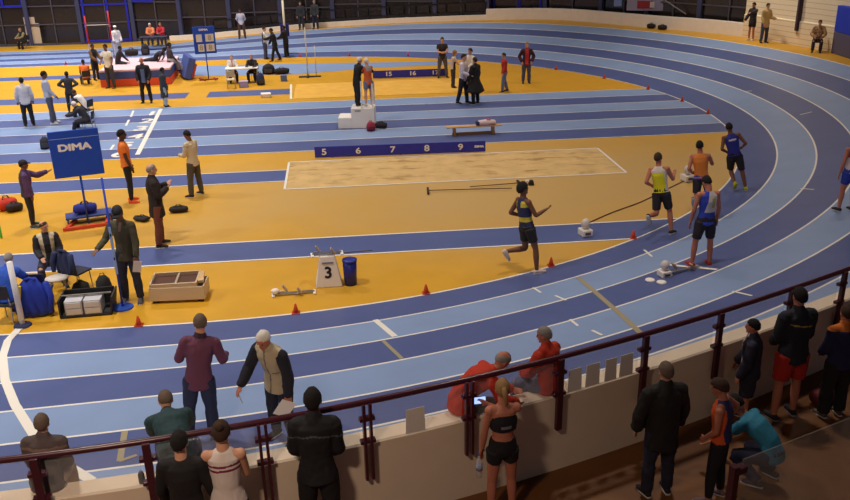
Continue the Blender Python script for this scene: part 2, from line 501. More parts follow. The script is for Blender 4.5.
bm = bmesh.new(); sweepz(bm, FP[IS:IW+1], [(0, -1.4), (0, .66), (.3, .66), (.3, -1.4)])
struct('wall_back', fixn(bm), WALLM)
def brickwall():
    m = mat('cream block wall', hexc(244, 230, 200), .75, noise_amt=.02); nt = m.node_tree; b = nt.nodes['Principled BSDF']
    src = b.inputs['Base Color'].links[0].from_socket
    tc = nt.nodes.new('ShaderNodeTexCoord'); sp = nt.nodes.new('ShaderNodeSeparateXYZ'); nt.links.new(tc.outputs['Object'], sp.inputs[0])
    a = nt.nodes.new('ShaderNodeMath'); a.operation = 'FRACT'; mu = nt.nodes.new('ShaderNodeMath'); mu.operation = 'MULTIPLY'; mu.inputs[1].default_value = 4.2
    nt.links.new(sp.outputs['Z'], mu.inputs[0]); nt.links.new(mu.outputs[0], a.inputs[0])
    lt = nt.nodes.new('ShaderNodeMath'); lt.operation = 'LESS_THAN'; lt.inputs[1].default_value = .13; nt.links.new(a.outputs[0], lt.inputs[0])
    mx = nt.nodes.new('ShaderNodeMix'); mx.data_type = 'RGBA'; mx.inputs[7].default_value = (*hexc(214, 196, 164), 1)
    nt.links.new(lt.outputs[0], mx.inputs[0]); nt.links.new(src, mx.inputs[6]); nt.links.new(mx.outputs[2], b.inputs['Base Color'])
    return m
BW = brickwall()
bm = bmesh.new(); sweepz(bm, FP[IW:], [(0, -1.4), (0, 1.1), (.06, 1.14), (.06, 7), (.4, 7), (.4, -1.4)])
struct('wall_right', fixn(bm), BW)

# facade of dark glazing ---------------------------------------
GLS = mat('dark glass', hexc(34, 30, 32), .18, noise_amt=.25, nscale=.8, spec=.6)
POST = mat('slate frame', hexc(66, 70, 104), .5)
BLU = mat('bright blue frame', hexc(40, 44, 190), .45)
TRN = mat('dull frame', hexc(84, 80, 92), .5)
INT = mat('warm interior', hexc(70, 50, 40), .9, noise_amt=.3, nscale=.6)
def facade(P, off, zb, zt, step, name_g, blues, tall=(), tallpx=()):
    """glazed wall along P: each bay a window of its own with its frame; posts between"""
    # resample by length
    D = [0]
    for a, b in zip(P, P[1:]): D.append(D[-1]+(b-a).length)
    def pt(d):
        d = max(0, min(D[-1]-1e-3, d))
        for i in range(len(P)-1):
            if D[i+1] >= d: break
        t = (P[i+1]-P[i]); t.z = 0; t.normalize(); n = Vector((-t.y, t.x, 0))
        return P[i].lerp(P[i+1], (d-D[i])/(D[i+1]-D[i]))+n*off, t, n
    n = max(1, int(D[-1]/step)); bmp = bmesh.new()
    for k in range(n+1):
        p, t, nn = pt(D[-1]*k/n); a = math.atan2(t.y, t.x)
        box(bmp, (p.x, p.y, p.z+(zb+zt)/2), (.26, .3, zt-zb), rz(a))
    struct('wall_pillars', bmp, POST)
    for k in range(n):
        p, t, nn = pt(D[-1]*k/n); q, t2, _ = pt(D[-1]*(k+1)/n); L_ = (q-p).length; mid = (p+q)/2; a = math.atan2((q-p).y, (q-p).x); R = rz(a)
        fr = bmesh.new(); z0 = mid.z+zb
        def bar(u, z, su, sz, th=.07, mi=0): box(fr, mid+R@Vector((u, -.02, 0))+Vector((0, 0, z-mid.z)), (su, th, sz), R, mi)
        for z in (1.3, 2.45, 3.6): bar(0, mid.z+z, L_-.26, .07)
        bar(0, z0+.05, L_-.26, .1); bar(0, mid.z+zt-.05, L_-.26, .1)
        bar(0, mid.z+(zb+zt)/2, .07, zt-zb)
        if k in tall or any(abs(proj(mid)[0]-q_) < 12 for q_ in tallpx):
            for u in (-L_/2+.3, 0.15, L_/2-.3): bar(u, mid.z+(zb+zt)/2, .12, zt-zb-.1, .12, 1)
            bar(0, mid.z+zb+.15, L_-.4, .12, .12, 1); bar(0, mid.z+2.45, L_-.4, .1, .12, 1)
        elif k in blues:
            s = blues[k]
            for u in (s*L_/4-L_/4+.25, s*L_/4+L_/4-.15): bar(u, mid.z+(2.5+zt)/2, .12, zt-2.5, .12, 1)
            bar(s*L_/4, mid.z+2.5, L_/2-.3, .13, .12, 1)
        f = struct('window_%d' % (len([o for o in bpy.data.objects if o.name.startswith('window_')])+1), fr, [TRN, BLU])
        g = bmesh.new(); box(g, mid+R@Vector((0, .05, 0))+Vector((0, 0, (zb+zt)/2)), (L_-.2, .03, zt-zb), R)
        obj('pane', g, GLS, f)
A_ = FP[:IS+1]
facade(A_, .45, .0, 5.2, 3.3, 'a', {5: 1, 8: -1, 10: -1, 12: 1, 14: 1, 16: 1}, tall=(7,))
facade(FP[IS:IW+1], 1.2, .0, 5.0, 3.0, 'b', {}, tallpx=(602, 699, 515))
# black rail in front of the glazing, left of the step
bm = bmesh.new(); P = [p for p in FP[I0+4:IS+1]]
sweepz(bm, P, [(.27, .36), (.27, .5), (.33, .5), (.33, .36)]); sweepz(bm, P, [(.26, 1.0), (.26, 1.08), (.34, 1.08), (.34, 1.0)])
for p in P[::2]: box(bm, (p.x, p.y+.3, p.z+.7), (.07, .07, .7))
struct('trim_railing', fixn(bm), mat('black rail', hexc(26, 24, 28), .5))
# ceiling (out of view) and near side walls give the hall its bounce light
bm = bmesh.new(); box(bm, (0, 30, 15.2), (110, 95, .2)); struct('ceiling', bm, mat('dark ceiling', hexc(70, 66, 64), .9))

# ---------------------------------------------------------------- light
def area(name, x, y, z, sx, sy, power, col=(1, .86, .68), tilt=(0, 0), spread=120):
    l = bpy.data.lights.new(name, 'AREA'); l.shape = 'RECTANGLE'; l.size = sx; l.size_y = sy; l.energy = power; l.color = col; l.spread = math.radians(spread)
    o = bpy.data.objects.new(name, l); COL.objects.link(o); o.location = (x, y, z); o.rotation_euler = (tilt[0], tilt[1], 0); return o
w = bpy.data.worlds.new('world'); SC.world = w; w.use_nodes = True
w.node_tree.nodes['Background'].inputs[0].default_value = (.55, .5, .62, 1); w.node_tree.nodes['Background'].inputs[1].default_value = .12
for x in (-26, -16, -6, 5): 
    for y in (14, 26, 38, 50):
        k = (1.5 if y > 40 else 1)*{-26: 1.35, -16: 1.3, -6: .92, 5: .55}[x]
        area('hall lamp or fill', x, y, 14.6, 1.2, .6, 560*k, {-26: (1, .95, .93), -16: (1, .94, .9), -6: (1, .9, .8), 5: (1, .85, .73)}[x])
area('hall lamp or fill', 17, 42, 11.0, 1.2, .6, 230, (1, .86, .7), (math.radians(-10), math.radians(-25))); area('hall lamp or fill', 15, 36, 14.6, 1.2, .6, 300, (1, .84, .7)); area('hall lamp or fill', 15, 22, 14.6, 1.2, .6, 150, (1, .84, .7))  # the first, tilted one is an added fill to brighten the right wall
area('hall lamp or fill', -3, 1.5, 9.5, .8, .4, 120, (1, .74, .55), (math.radians(35), 0), 100)
vs = SC.view_settings; vs.view_transform = 'Standard'; vs.look = 'None'; vs.gamma = 1; vs.use_curve_mapping = False; vs.exposure = 0
SC.cycles.use_denoising = True
# ================================================================ PEOPLE
SKIN = {'a': cm(214, 160, 130, .6), 'b': cm(120, 78, 56, .6), 'c': cm(78, 50, 38, .6), 'd': cm(190, 120, 96, .6)}
HAIRC = {'black': cm(22, 18, 18, .9), 'brown': cm(62, 42, 30, .9), 'grey': cm(140, 134, 130, .9), 'white': cm(226, 222, 214, .9), 'blond': cm(150, 116, 74, .9), 'greybrown': cm(104, 88, 76, .9)}
EYE = cm(20, 16, 16, .3); LIP = cm(150, 80, 74, .6)
def dirv(a, b, side=0):
    """direction: a = degrees swung forward from straight down, b = degrees outward"""
    a, b = math.radians(a), math.radians(b)
    return Vector((math.sin(b)*(side or 1), math.cos(b)*math.sin(a), -math.cos(b)*math.cos(a)))
def remesh(bm, vox, smooth_n=3, push=0.0):
    bmesh.ops.recalc_face_normals(bm, faces=bm.faces)
    me = bpy.data.meshes.new('tmp'); bm.to_mesh(me); bm.free()
    o = bpy.data.objects.new('tmp', me); COL.objects.link(o)
    r = o.modifiers.new('r', 'REMESH'); r.mode = 'VOXEL'; r.voxel_size = vox
    if smooth_n: s = o.modifiers.new('s', 'SMOOTH'); s.factor = .5; s.iterations = smooth_n
    dg = bpy.context.evaluated_depsgraph_get(); dg.update()
    m2 = bpy.data.meshes.new_from_object(o.evaluated_get(dg))
    bpy.data.objects.remove(o); bpy.data.meshes.remove(me)
    if push:
        n = len(m2.vertices); co = np.empty(n*3, np.float32); m2.vertices.foreach_get('co', co); no = np.empty(n*3, np.float32); m2.vertices.foreach_get('normal', no)
        co = co.reshape(-1, 3); no = no.reshape(-1, 3)
        k = [noise.noise(Vector((c[0]*9, c[1]*9, c[2]*7)))+.6*noise.noise(Vector((c[0]*22+5, c[1]*22, c[2]*14))) for c in co]
        co += no*(np.array(k)[:, None]*push); m2.vertices.foreach_set('co', co.ravel())
    return m2
def person(name_label, loc, face, H=1.75, skin='a', lean=2, side=0, twist=0, head=(0, 0), arms=((8, 8), (14, 4), (8, 8), (14, 4)),
           legs=((2, 4), (-3, 2), (2, 4), (-3, 2)), feet=(0, 0), top=None, bottom=None, hair=('short', 'brown'), shoes=(30, 30, 36), cap=None,
           extras=None, lod=1, sit=None, build=1.0, group=None, lift=0.0, female=False, fist=(0, 0), pelvis_yaw=0, roll=None, neckfwd=0):
    """loc: ground point; face: heading in degrees, 0 = away from the viewer (+y), 90 = to the left (-x)
    arms = (left upper, left fore, right upper, right fore); legs = (left thigh, left shin, right thigh, right shin)"""
    s = H/1.75; label_seed = len(name_label)*.7
    vox = {0: .016, 1: .012, 2: .0085}[lod]
    root = thing('person', name_label, 'person', loc, math.radians(face), group)
    if roll: root.rotation_euler = (roll[0], roll[1], math.radians(face))
    J = {}
    tw = math.radians(twist); le = math.radians(lean); sd = math.radians(side)
    def sp(k): return Vector((math.sin(sd*k), math.sin(le*k)*math.cos(sd*k), math.cos(le*k)*math.cos(sd*k)))
    P = Vector((0, 0, 0)); J['pel'] = P
    J['waist'] = P+sp(.45)*.16*s; J['chest'] = J['waist']+sp(.9)*.20*s; J['sh'] = J['chest']+sp(1.1)*.14*s; J['neck'] = J['sh']+sp(1.15)*.055*s
    TL = Vector((math.cos(tw), math.sin(tw), 0))          # lateral axis at the shoulders
    upT = sp(1.0)
    TL = (TL-upT*TL.dot(upT)).normalized(); TF = upT.cross(TL)
    hp, hy = math.radians(head[0]), math.radians(head[1])  # pitch down, yaw left
    nd = (sp(.6)+TF*(.25+neckfwd)).normalized(); J['hbase'] = J['neck']+nd*.04*s
    HM = Matrix.Rotation(tw+hy, 3, 'Z')@Matrix.Rotation(-hp-le*.35, 3, 'X')
    HC = J['hbase']+HM@Vector((0, .012, .115))*s; J['head'] = HC
    shw = (.172 if female else .192)*s*build**.5; hpw = .088*s
    for k, (sg, ia) in {'L': (-1, 0), 'R': (1, 2)}.items():
        J['s'+k] = J['sh']+TL*sg*(shw-.018*s)-upT*.02*s
        ud = dirv(*arms[ia], sg); fd = dirv(*arms[ia+1], sg)
        Rt = Matrix.Rotation(tw, 3, 'Z'); ud = Rt@ud; fd = Rt@fd
        J['e'+k] = J['s'+k]+ud*.285*s; J['w'+k] = J['e'+k]+fd*.25*s; J['fd'+k] = fd
        J['h'+k] = P+Vector((sg*hpw, 0, -.03*s))
        td = dirv(*legs[ia], sg); sdv = dirv(*legs[ia+1], sg)
        J['k'+k] = J['h'+k]+td*.42*s; J['a'+k] = J['k'+k]+sdv*.40*s
    # ground
    low = 1e9
    for k in 'LR':
        fp = feet[0 if k == 'L' else 1]; low = min(low, J['a'+k].z-.075*s-max(0, math.sin(math.radians(fp)))*.13*s)
    zoff = -low+lift if sit is None else sit+.10*s
    for k in list(J):
        if not k.startswith('fd'): J[k] = J[k]+Vector((0, 0, zoff))
    HC = J['head']
    bw = build
    lat0 = Vector((1, 0, 0))
    def torso(bm, off=0, hem=None, flare=0, top_=True, lower=True):
        p = []; r = []
        f = .9 if female else 1
        seq = [('crotch', J['pel']-Vector((0, 0, .075*s)), (.10, .085)), ('hip', J['pel']-Vector((0, 0, .01)), (.158 if not female else .165, .112*bw)), ('w', J['waist'], (.132*bw*f, .100*bw*bw)),
               ('c', J['chest'], (.155*bw**.6*f+.0, .118*bw*f)), ('s', J['sh']-upT*.035*s, (.165*f, .098)), ('n', J['neck']-upT*.015*s, (.072, .062))]
        if not lower: seq = seq[1:]
        for n_, q, (a, b) in seq:
            p.append(q); r.append((a*s+off, b*s+off))
        if hem is not None:
            d = (J['pel']-J['waist']).normalized() if hem > .2 else Vector((0, 0, -1))
            if sit is None: d = Vector((d.x*.3, d.y*.3, -1)).normalized()
            p = [J['pel']+d*hem*s]+p; r = [(.165*s+off+flare, .125*s*bw**.5+off+flare*.8)]+r
            if not lower: pass
            else: p.pop(1); r.pop(1)
        # lateral axis turns from the hips to the shoulders
        fs = loft(bm, p, r, lat=(lat0+TL*1.0).normalized(), n=20, bulge=.3)
        return fs
    def limb(bm, a, b, r0, rm, r1, off=0, t0=0, t1=1, latx=lat0, n=12):
        A = J[a]; B = J[b]; q = [A.lerp(B, t) for t in (t0, t0+(t1-t0)*.35, t0+(t1-t0)*.7, t1)]
        rr = lambda t: (r0*(1-t/.35)+rm*t/.35 if t < .35 else rm+(r1-rm)*(t-.35)/.65)*s+off
        loft(bm, q, [rr(t0), rr(t0+(t1-t0)*.35), rr(t0+(t1-t0)*.7), rr(t1)], lat=latx, n=n)
    # ---- body
    bm = bmesh.new(); torso(bm, 0)
    loft(bm, [J['neck']-nd*.05*s, J['hbase']+nd*.05*s], [(.062*s, .060*s), (.055*s, .056*s)], lat=TL)
    for k, sg in (('L', -1), ('R', 1)):
        ell(bm, J['s'+k], (.058*s,)*3, n=12, m=8)
        loft(bm, [J['sh']-upT*.02*s+TL*sg*.04*s, J['s'+k]], [.062*s, .052*s])
        limb(bm, 's'+k, 'e'+k, .050, .047*bw**.3, .038); limb(bm, 'e'+k, 'w'+k, .040, .040, .027)
        limb(bm, 'h'+k, 'k'+k, .088*bw**.3, .080*bw**.3, .054); limb(bm, 'k'+k, 'a'+k, .054, .057, .036)
        # hand: palm and five fingers
        fd = J['fd'+k].normalized(); wpt = J['w'+k]
        thumb = Vector((-sg, 0, 0))+TF*.9; thumb = (thumb-fd*thumb.dot(fd))
        if thumb.length < .2: thumb = Vector((0, 0, 1))-fd*fd.z
        thumb.normalize(); pn = fd.cross(thumb)*(-sg); 
        if pn.dot(Vector((-sg, 0, 0))) < 0: pn = -pn
        loft(bm, [wpt-fd*.01*s, wpt+fd*.03*s, wpt+fd*.085*s], [(.026*s, .018*s), (.038*s, .017*s), (.041*s, .014*s)], lat=thumb, n=10)
        cl = .35+fist[0 if k == 'L' else 1]*1.5
        for i, (o_, ln) in enumerate(((.030, .070), (.010, .078), (-.011, .072), (-.030, .056))):
            b0 = wpt+fd*.082*s+thumb*o_*s; d1 = (fd*math.cos(cl*.5)+pn*math.sin(cl*.5)); d2 = fd*math.cos(cl*1.4)+pn*math.sin(cl*1.4)
            m1 = b0+d1*ln*.5*s; loft(bm, [b0-fd*.015*s, m1, m1+d2*ln*.5*s], [.0095*s, .0088*s, .0075*s], n=6)
        b0 = wpt+fd*.03*s+thumb*.030*s; loft(bm, [b0, b0+(thumb*.7+fd*.7)*.035*s, b0+(thumb*.7+fd*.7)*.035*s+(fd*.9+thumb*.2+pn*.2)*.03*s], [.013*s, .011*s, .0085*s], n=6)
        # foot
        fp = math.radians(feet[0 if k == 'L' else 1]); fo = math.radians(10)*sg
        ff = Vector((math.sin(fo)*math.cos(fp), math.cos(fo)*math.cos(fp), -math.sin(fp))); J['ff'+k] = ff
        an = J['a'+k]; up_ = Vector((0, 0, 1)); up_ = (up_-ff*up_.dot(ff)).normalized(); lt = ff.cross(up_); J['fu'+k] = up_; J['fl'+k] = lt
        loft(bm, [an-ff*.045*s-up_*.035*s, an+ff*.02*s-up_*.035*s, an+ff*.10*s-up_*.045*s, an+ff*.155*s-up_*.055*s], [(.030*s, .036*s), (.034*s, .036*s), (.040*s, .026*s), (.034*s, .016*s)], lat=lt, n=10)
    # head
    def hp_(x, y, z): return HC+HM@Vector((x, y, z))*s
    loft(bm, [hp_(0, .012, -.118), hp_(0, .012, -.09), hp_(0, .006, -.05), hp_(0, 0, 0), hp_(0, -.004, .05), hp_(0, -.004, .085), hp_(0, -.004, .104)],
         [(.026*s, .034*s), (.046*s, .062*s), (.060*s, .082*s), (.070*s, .094*s), (.074*s, .096*s), (.062*s, .080*s), (.034*s, .046*s)], lat=HM@Vector((1, 0, 0)), n=18)
    loft(bm, [hp_(0, .085, .02), hp_(0, .106, -.022), hp_(0, .092, -.034)], [.010*s, .015*s, .014*s], n=8)
    loft(bm, [hp_(-.04, .078, .030), hp_(0, .090, .034), hp_(.04, .078, .030)], [.010*s]*3, n=6)
    ell(bm, hp_(0, .074, -.095), (.024*s, .018*s, .018*s), HM, n=8, m=6)
    ell(bm, hp_(0, .084, -.060), (.024*s, .010*s, .009*s), HM, n=8, m=6)
    for sg in (-1, 1): ell(bm, hp_(sg*.076, -.004, -.008), (.010*s, .019*s, .032*s), HM, n=8, m=6)
    me = remesh(bm, vox, 2)
    obj('body', me, SKIN[skin], root, True)
    if lod == 2:
        for sg in (-1, 1): e = bmesh.new(); ell(e, hp_(sg*.030, .086, .008), (.013*s, .007*s, .007*s), HM, n=8, m=6); obj('eye', e, EYE, root, True)
        e = bmesh.new(); ell(e, hp_(0, .092, -.060), (.021*s, .006*s, .006*s), HM, n=8, m=6); obj('mouth', e, LIP, root, True)
    # ---- clothes
    def inv_t(p):   # 0 at the pelvis .. 1 at the neck
        ax = J['neck']-J['pel']; return (p-J['pel']).dot(ax)/ax.dot(ax)
    if bottom:
        kind, col = bottom[0], bottom[1]; bm = bmesh.new()
        off = {'tights': .010, 'trousers': .020, 'loose': .03, 'shorts': .022, 'baggy': .036, 'brief': .017}[kind]
        ln = {'tights': (1, .93), 'trousers': (1, .98), 'loose': (1, .97), 'shorts': (.62, 0), 'baggy': (.9, 0), 'brief': (.28, 0), }[kind]
        if len(bottom) > 2: ln = bottom[2]
        loft(bm, [J['pel']-Vector((0, 0, .07*s)), J['pel']-Vector((0, 0, .005)), J['pel'].lerp(J['waist'], .75)], [(.12*s+off, .09*s+off), (.160*s+off*.7, .114*s*bw+off*.7), (.138*s*bw+off*.4, .104*s*bw+off*.4)], lat=lat0, n=18, bulge=.3)
        for k in 'LR':
            loft(bm, [J['h'+k], J['h'+k].lerp(J['k'+k], .5*ln[0]), J['h'+k].lerp(J['k'+k], ln[0])], [.090*s*bw**.3+off, .078*s*bw**.3+off*1.1, (.080+(.054-.080)*ln[0])*s+off*1.25], n=14, bulge=.15)
            if ln[1] > 0: loft(bm, [J['k'+k], J['k'+k].lerp(J['a'+k], ln[1]*.4), J['k'+k].lerp(J['a'+k], ln[1])], [.056*s+off, .058*s+off, .040*s+off*(1.4 if kind != 'tights' else .8)], n=14, bulge=.15)
        me = remesh(bm, max(vox, .011), 2, .008 if kind != 'tights' else .002)
        o = obj({'tights': 'leggings', 'trousers': 'trousers', 'loose': 'trousers', 'shorts': 'shorts', 'baggy': 'shorts', 'brief': 'shorts'}[kind], me, [cm(*c) for c in (col if isinstance(col[0], (tuple, list)) else [col])], root, True)
        if len(bottom) > 3:
            for p in o.data.polygons: p.material_index = bottom[3](p.center, J, s)
    if top:
        kind, cols = top['kind'], top['cols']; bm = bmesh.new()
        off = {'singlet': .013, 'tee': .016, 'shirt': .018, 'jacket': .030, 'coat': .036, 'crop': .014, 'vest': .030}[kind]
        sl = {'singlet': 0, 'tee': .5, 'shirt': 2, 'jacket': 2, 'coat': 2, 'crop': 0, 'vest': 0}[kind]; sl = top.get('sleeve', sl)
        hem = top.get('hem', {'singlet': -.02, 'tee': .07, 'shirt': .08, 'jacket': .09, 'coat': .30, 'crop': None, 'vest': .08}[kind])
        if kind == 'crop':
            loft(bm, [J['waist'].lerp(J['chest'], .45), J['chest'], J['sh']-upT*.06*s], [(.138*s+off, .108*s+off), (.146*s+off, .112*s+off), (.115*s+off, .090*s+off)], lat=TL, n=18, bulge=.2)
        else: torso(bm, off, hem, top.get('flare', 0), lower=False)
        if kind in ('singlet', 'crop'):
            for sg in (-1, 1): loft(bm, [J['sh']-upT*.09*s+TL*sg*.06*s+TF*.085*s, J['sh']+upT*.012*s+TL*sg*.075*s+TF*.01, J['sh']-upT*.09*s+TL*sg*.06*s-TF*.085*s], [.024*s]*3, n=8)
        else:
            for k, sg in (('L', -1), ('R', 1)): loft(bm, [J['sh']-upT*.02*s+TL*sg*.04*s, J['s'+k]], [.060*s+off*.9, .050*s+off*.8]);
            if kind in ('jacket', 'coat', 'vest') or top.get('collar'): loft(bm, [J['neck']-nd*.05*s, J['neck']+nd*.035*s], [(.08*s+off*.5, .076*s+off*.5), (.066*s+off*.3, .066*s+off*.3)], lat=TL, n=14)
        sm = top.get('sleeve_col')
        sbm = bm if sm is None else bmesh.new()
        for k in 'LR':
            if sl > 0:
                ell(sbm, J['s'+k], (.052*s+off*.7,)*3, n=12, m=8)
                t = min(1, sl); limb(sbm, 's'+k, 'e'+k, .053, .050*bw**.3, .044, off, 0, t)
                if sl > 1: limb(sbm, 'e'+k, 'w'+k, .044, .042, .031, off*1.1, 0, min(1, sl-1))
        def cut(me):
            pass
        me = remesh(bm, max(vox, .011) if kind not in ('singlet', 'crop') else vox, 2, .010 if kind in ('jacket', 'coat', 'vest', 'shirt') else .005)
        nm = {'singlet': 'singlet', 'tee': 't_shirt', 'shirt': 'shirt', 'jacket': 'jacket', 'coat': 'coat', 'crop': 'crop_top', 'vest': 'vest'}[kind]
        o = obj(nm, me, [cm(*c) for c in cols], root, True)
        if 'pat' in top:
            RT = Matrix((TL, TF, upT)); cc = J['chest']
            for p in o.data.polygons:
                q = RT@(p.center-cc); p.material_index = top['pat'](q.x/s, q.y/s, q.z/s)
        if sm is not None: obj('sleeves', remesh(sbm, max(vox, .011), 2, .008), cm(*sm), root, True)
    # shoes
    if shoes:
        for k in 'LR':
            bm = bmesh.new(); an = J['a'+k]; ff = J['ff'+k]; up_ = J['fu'+k]; lt = J['fl'+k]
            loft(bm, [an-ff*.055*s-up_*.035*s, an-ff*.01*s-up_*.030*s, an+ff*.06*s-up_*.040*s, an+ff*.13*s-up_*.050*s, an+ff*.175*s-up_*.056*s], [(.036*s, .034*s), (.040*s, .046*s), (.042*s, .040*s), (.046*s, .028*s), (.034*s, .018*s)], lat=lt, n=14, bulge=.4)
            fixn(bm); o = obj('shoe', bm, cm(*shoes), root, True)
            if lod >= 1:
                b2 = bmesh.new(); q = [an+ff*x*s-up_*.071*s for x in (-.07, 0, .09, .185)]
                loft(b2, q, [(.030*s, .010*s), (.042*s, .012*s), (.048*s, .012*s), (.030*s, .010*s)], lat=lt, n=12, bulge=.2); obj('sole', fixn(b2), cm(*(extras or {}).get('sole', (200, 200, 200))), o, True)
    # hair
    if hair and hair[0] != 'none':
        st_, hc = hair; bm = bmesh.new(); n, m_ = (28, 20); grid = []
        thr = {'short': -.10, 'bald': 9, 'long': -.30, 'tail': -.12, 'bun': -.12, 'afro': -.2, 'fringe': -.08, 'messy': -.12}[st_]
        th_ = {'short': .09, 'long': .16, 'tail': .10, 'bun': .10, 'afro': .24, 'fringe': .05, 'messy': .17, 'bald': 0}[st_]
        for i in range(m_+1):
            ph = PI*i/m_-PI/2; r_ = []
            for j in range(n):
                a = 2*PI*j/n; d = Vector((math.cos(ph)*math.cos(a), math.cos(ph)*math.sin(a), math.sin(ph)))
                h = d.z-.55*d.y*1.0
                v = h-thr+noise.noise(d*7+Vector((label_seed, 3, 1)))*.16
                if st_ == 'fringe': v = min(v, .80-h+.0)
                k = max(0, min(1, v/.18+.5)); k = k*k*(3-2*k)
                nz_ = noise.noise(d*5)*.06+noise.noise(d*14+Vector((label_seed, 0, 0)))*.05+(noise.noise(d*9)*.10 if st_ in ('messy', 'afro', 'long') else 0)
                rr = .86+k*(.16+th_+nz_)
                r_.append(bm.verts.new(hp_(d.x*.076*rr, d.y*.097*rr-.003, .012+d.z*.104*rr)))
            grid.append(r_)
        for i in range(m_):
            for j in range(n):
                try: bm.faces.new((grid[i][j], grid[i][(j+1) % n], grid[i+1][(j+1) % n], grid[i+1][j]))
                except ValueError: pass
        bmesh.ops.remove_doubles(bm, verts=bm.verts, dist=.0008)
        if st_ == 'tail': loft(bm, [hp_(0, -.09, .05), hp_(0, -.135, .04), hp_(.01, -.15, -.04), hp_(.015, -.135, -.14)], [.022*s, .030*s, .028*s, .010*s], n=8)
        if st_ == 'bun': ell(bm, hp_(0, -.075, .105), (.042*s,)*3)
        if st_ == 'long': loft(bm, [hp_(0, -.03, .0), hp_(0, -.055, -.08), hp_(0, -.07, -.17)], [(.085*s, .07*s), (.080*s, .055*s), (.06*s, .03*s)], lat=HM@Vector((1, 0, 0)), n=12)
        obj('hair', fixn(bm), HAIRC[hc], root, True)
    if cap:
        bm = bmesh.new()
        loft(bm, [hp_(0, -.008, .030), hp_(0, -.006, .075), hp_(0, -.004, .115), hp_(0, -.004, .134)], [(.086*s, .108*s), (.084*s, .106*s), (.066*s, .084*s), (.026*s, .034*s)], lat=HM@Vector((1, 0, 0)), n=18, bulge=.2)
        if cap[0] == 'peak': loft(bm, [hp_(0, .08, .044), hp_(0, .13, .040), hp_(0, .168, .030)], [(.07*s, .008*s), (.066*s, .006*s), (.035*s, .005*s)], lat=HM@Vector((1, 0, 0)), n=12, bulge=.1)
        obj('cap', fixn(bm), cm(*cap[1]), root, True)
    for k in J:
        J[k] = Vector(J[k])
    J['root'] = root; J['M'] = Matrix.Translation(root.location)@root.rotation_euler.to_matrix().to_4x4()
    J['hp'] = hp_; J['TL'] = TL; J['TF'] = TF; J['up'] = upT; J['sc'] = s; J['HM'] = HM
    bpy.context.view_layer.update()
    return J
def wp(J, k, off=(0, 0, 0)):
    """world position of a joint"""
    p = J[k] if isinstance(k, str) else k
    return J['M']@(p+Vector(off))
def hand(J, k, d=.09): return J['M']@(J['w'+k]+J['fd'+k].normalized()*d)
# ================================================================ WHO STANDS WHERE
BK = (24, 23, 27); DK = (38, 38, 46); JEAN = (54, 66, 104); NV = (36, 44, 84)
def G(px, py): return atg(px, py)
def SH(px, py, H, z=ZF, k=.93):
    """floor point of a standing person whose head centre is seen there"""
    p = at(px, py, z+H*k); print('GAP', px, round(wall_xy(p.x)-p.y, 2)); return Vector((p.x, min(p.y, wall_xy(p.x)-.42), z))
def HT(p, py): return max(1.5, min(2.1, zat(p.x, p.y, py)-p.z))
def SG(px, top, gap=.42):
    """spectator leaning at the near wall, head top seen at that spot"""
    z = ZF+1.72
    for _ in range(6):
        x = min(np.linspace(-6, 9, 1500), key=lambda x: abs(proj((x, wall_xy(x)-gap, z))[0]-px)); y = wall_xy(x)-gap
        z = zat(x, y, top)
    print('SPEC', px, round(z-ZF, 2)); return Vector((x, y, ZF)), max(1.5, min(2.0, z-ZF))
def SF(px, feet, top):
    p = at(px, feet, ZF); h = zat(p.x, p.y, top)-ZF; print('SPECF', px, round(h, 2), 'gap', round(wall_xy(p.x)-p.y, 2)); return p, max(1.5, min(2.0, h))
def SGH(px, top, face, gap=.42):
    p, h = SG(px, top, gap); return p, face, h
def SFH(px, feet, top, face):
    p, h = SF(px, feet, top); return p, face, h
HIPS = ((-28, 46), (20, -62), (-28, 46), (20, -62))
FOLD = ((22, 10), (85, -50), (22, 10), (85, -50))
ROT = lambda x, a: x
# --- the three at the left edge
person("person in a pale grey hooded top and black trousers, leftmost of the standing trio", G(30, 126.5), 20, HT(G(30, 126.5), 77.5), 'b', arms=((5, 14), (25, 2), (5, 14), (25, 2)), top=dict(kind='jacket', cols=[(206, 208, 218)]), bottom=('trousers', BK), hair=('short', 'black'), shoes=(40, 40, 44))
person("tall slim person in a light grey sweatshirt, middle of the left trio", G(53, 124), -60, HT(G(53, 124), 71), 'b', lean=-3, arms=((10, 6), (40, 0), (10, 6), (40, 0)), legs=((10, 3), (4, 0), (0, 3), (-4, 0)), top=dict(kind='shirt', cols=[(182, 188, 206)]), bottom=('trousers', (84, 84, 104)), hair=('short', 'black'), shoes=(225, 225, 230))
person('person in a dark tracksuit with both hands on the hips', G(73, 113), 8, HT(G(73, 113), 71.5), 'c', arms=HIPS, top=dict(kind='tee', sleeve=2, cols=[(58, 56, 62)]), bottom=('tights', (44, 42, 50)), hair=('short', 'black'), shoes=BK)
J1 = person("seated person in a white and dark top bending forward behind the tall blue board", G(87, 117), 70, 1.75, 'b', sit=.32, lean=42, arms=((40, 4), (70, -20), (40, 4), (70, -20)), legs=((82, 8), (5, 0), (80, 8), (-5, 0)), top=dict(kind='shirt', cols=[(236, 230, 222), (70, 66, 68)], pat=lambda x, y, z: 1 if y > .02 else 0), bottom=('trousers', DK), hair=('short', 'brown'), shoes=(230, 230, 230), head=(20, 0))
J2 = person('white-haired person in a dark jacket sitting low just behind the tall blue board', G(88, 128), 90, 1.72, 'a', sit=.25, lean=35, arms=((50, 4), (80, -10), (50, 4), (80, -10)), legs=((84, 8), (15, 0), (80, 14), (8, 0)), top=dict(kind='jacket', cols=[(46, 44, 52)]), bottom=('trousers', DK), hair=('short', 'white'), shoes=(235, 232, 226), head=(25, 0))
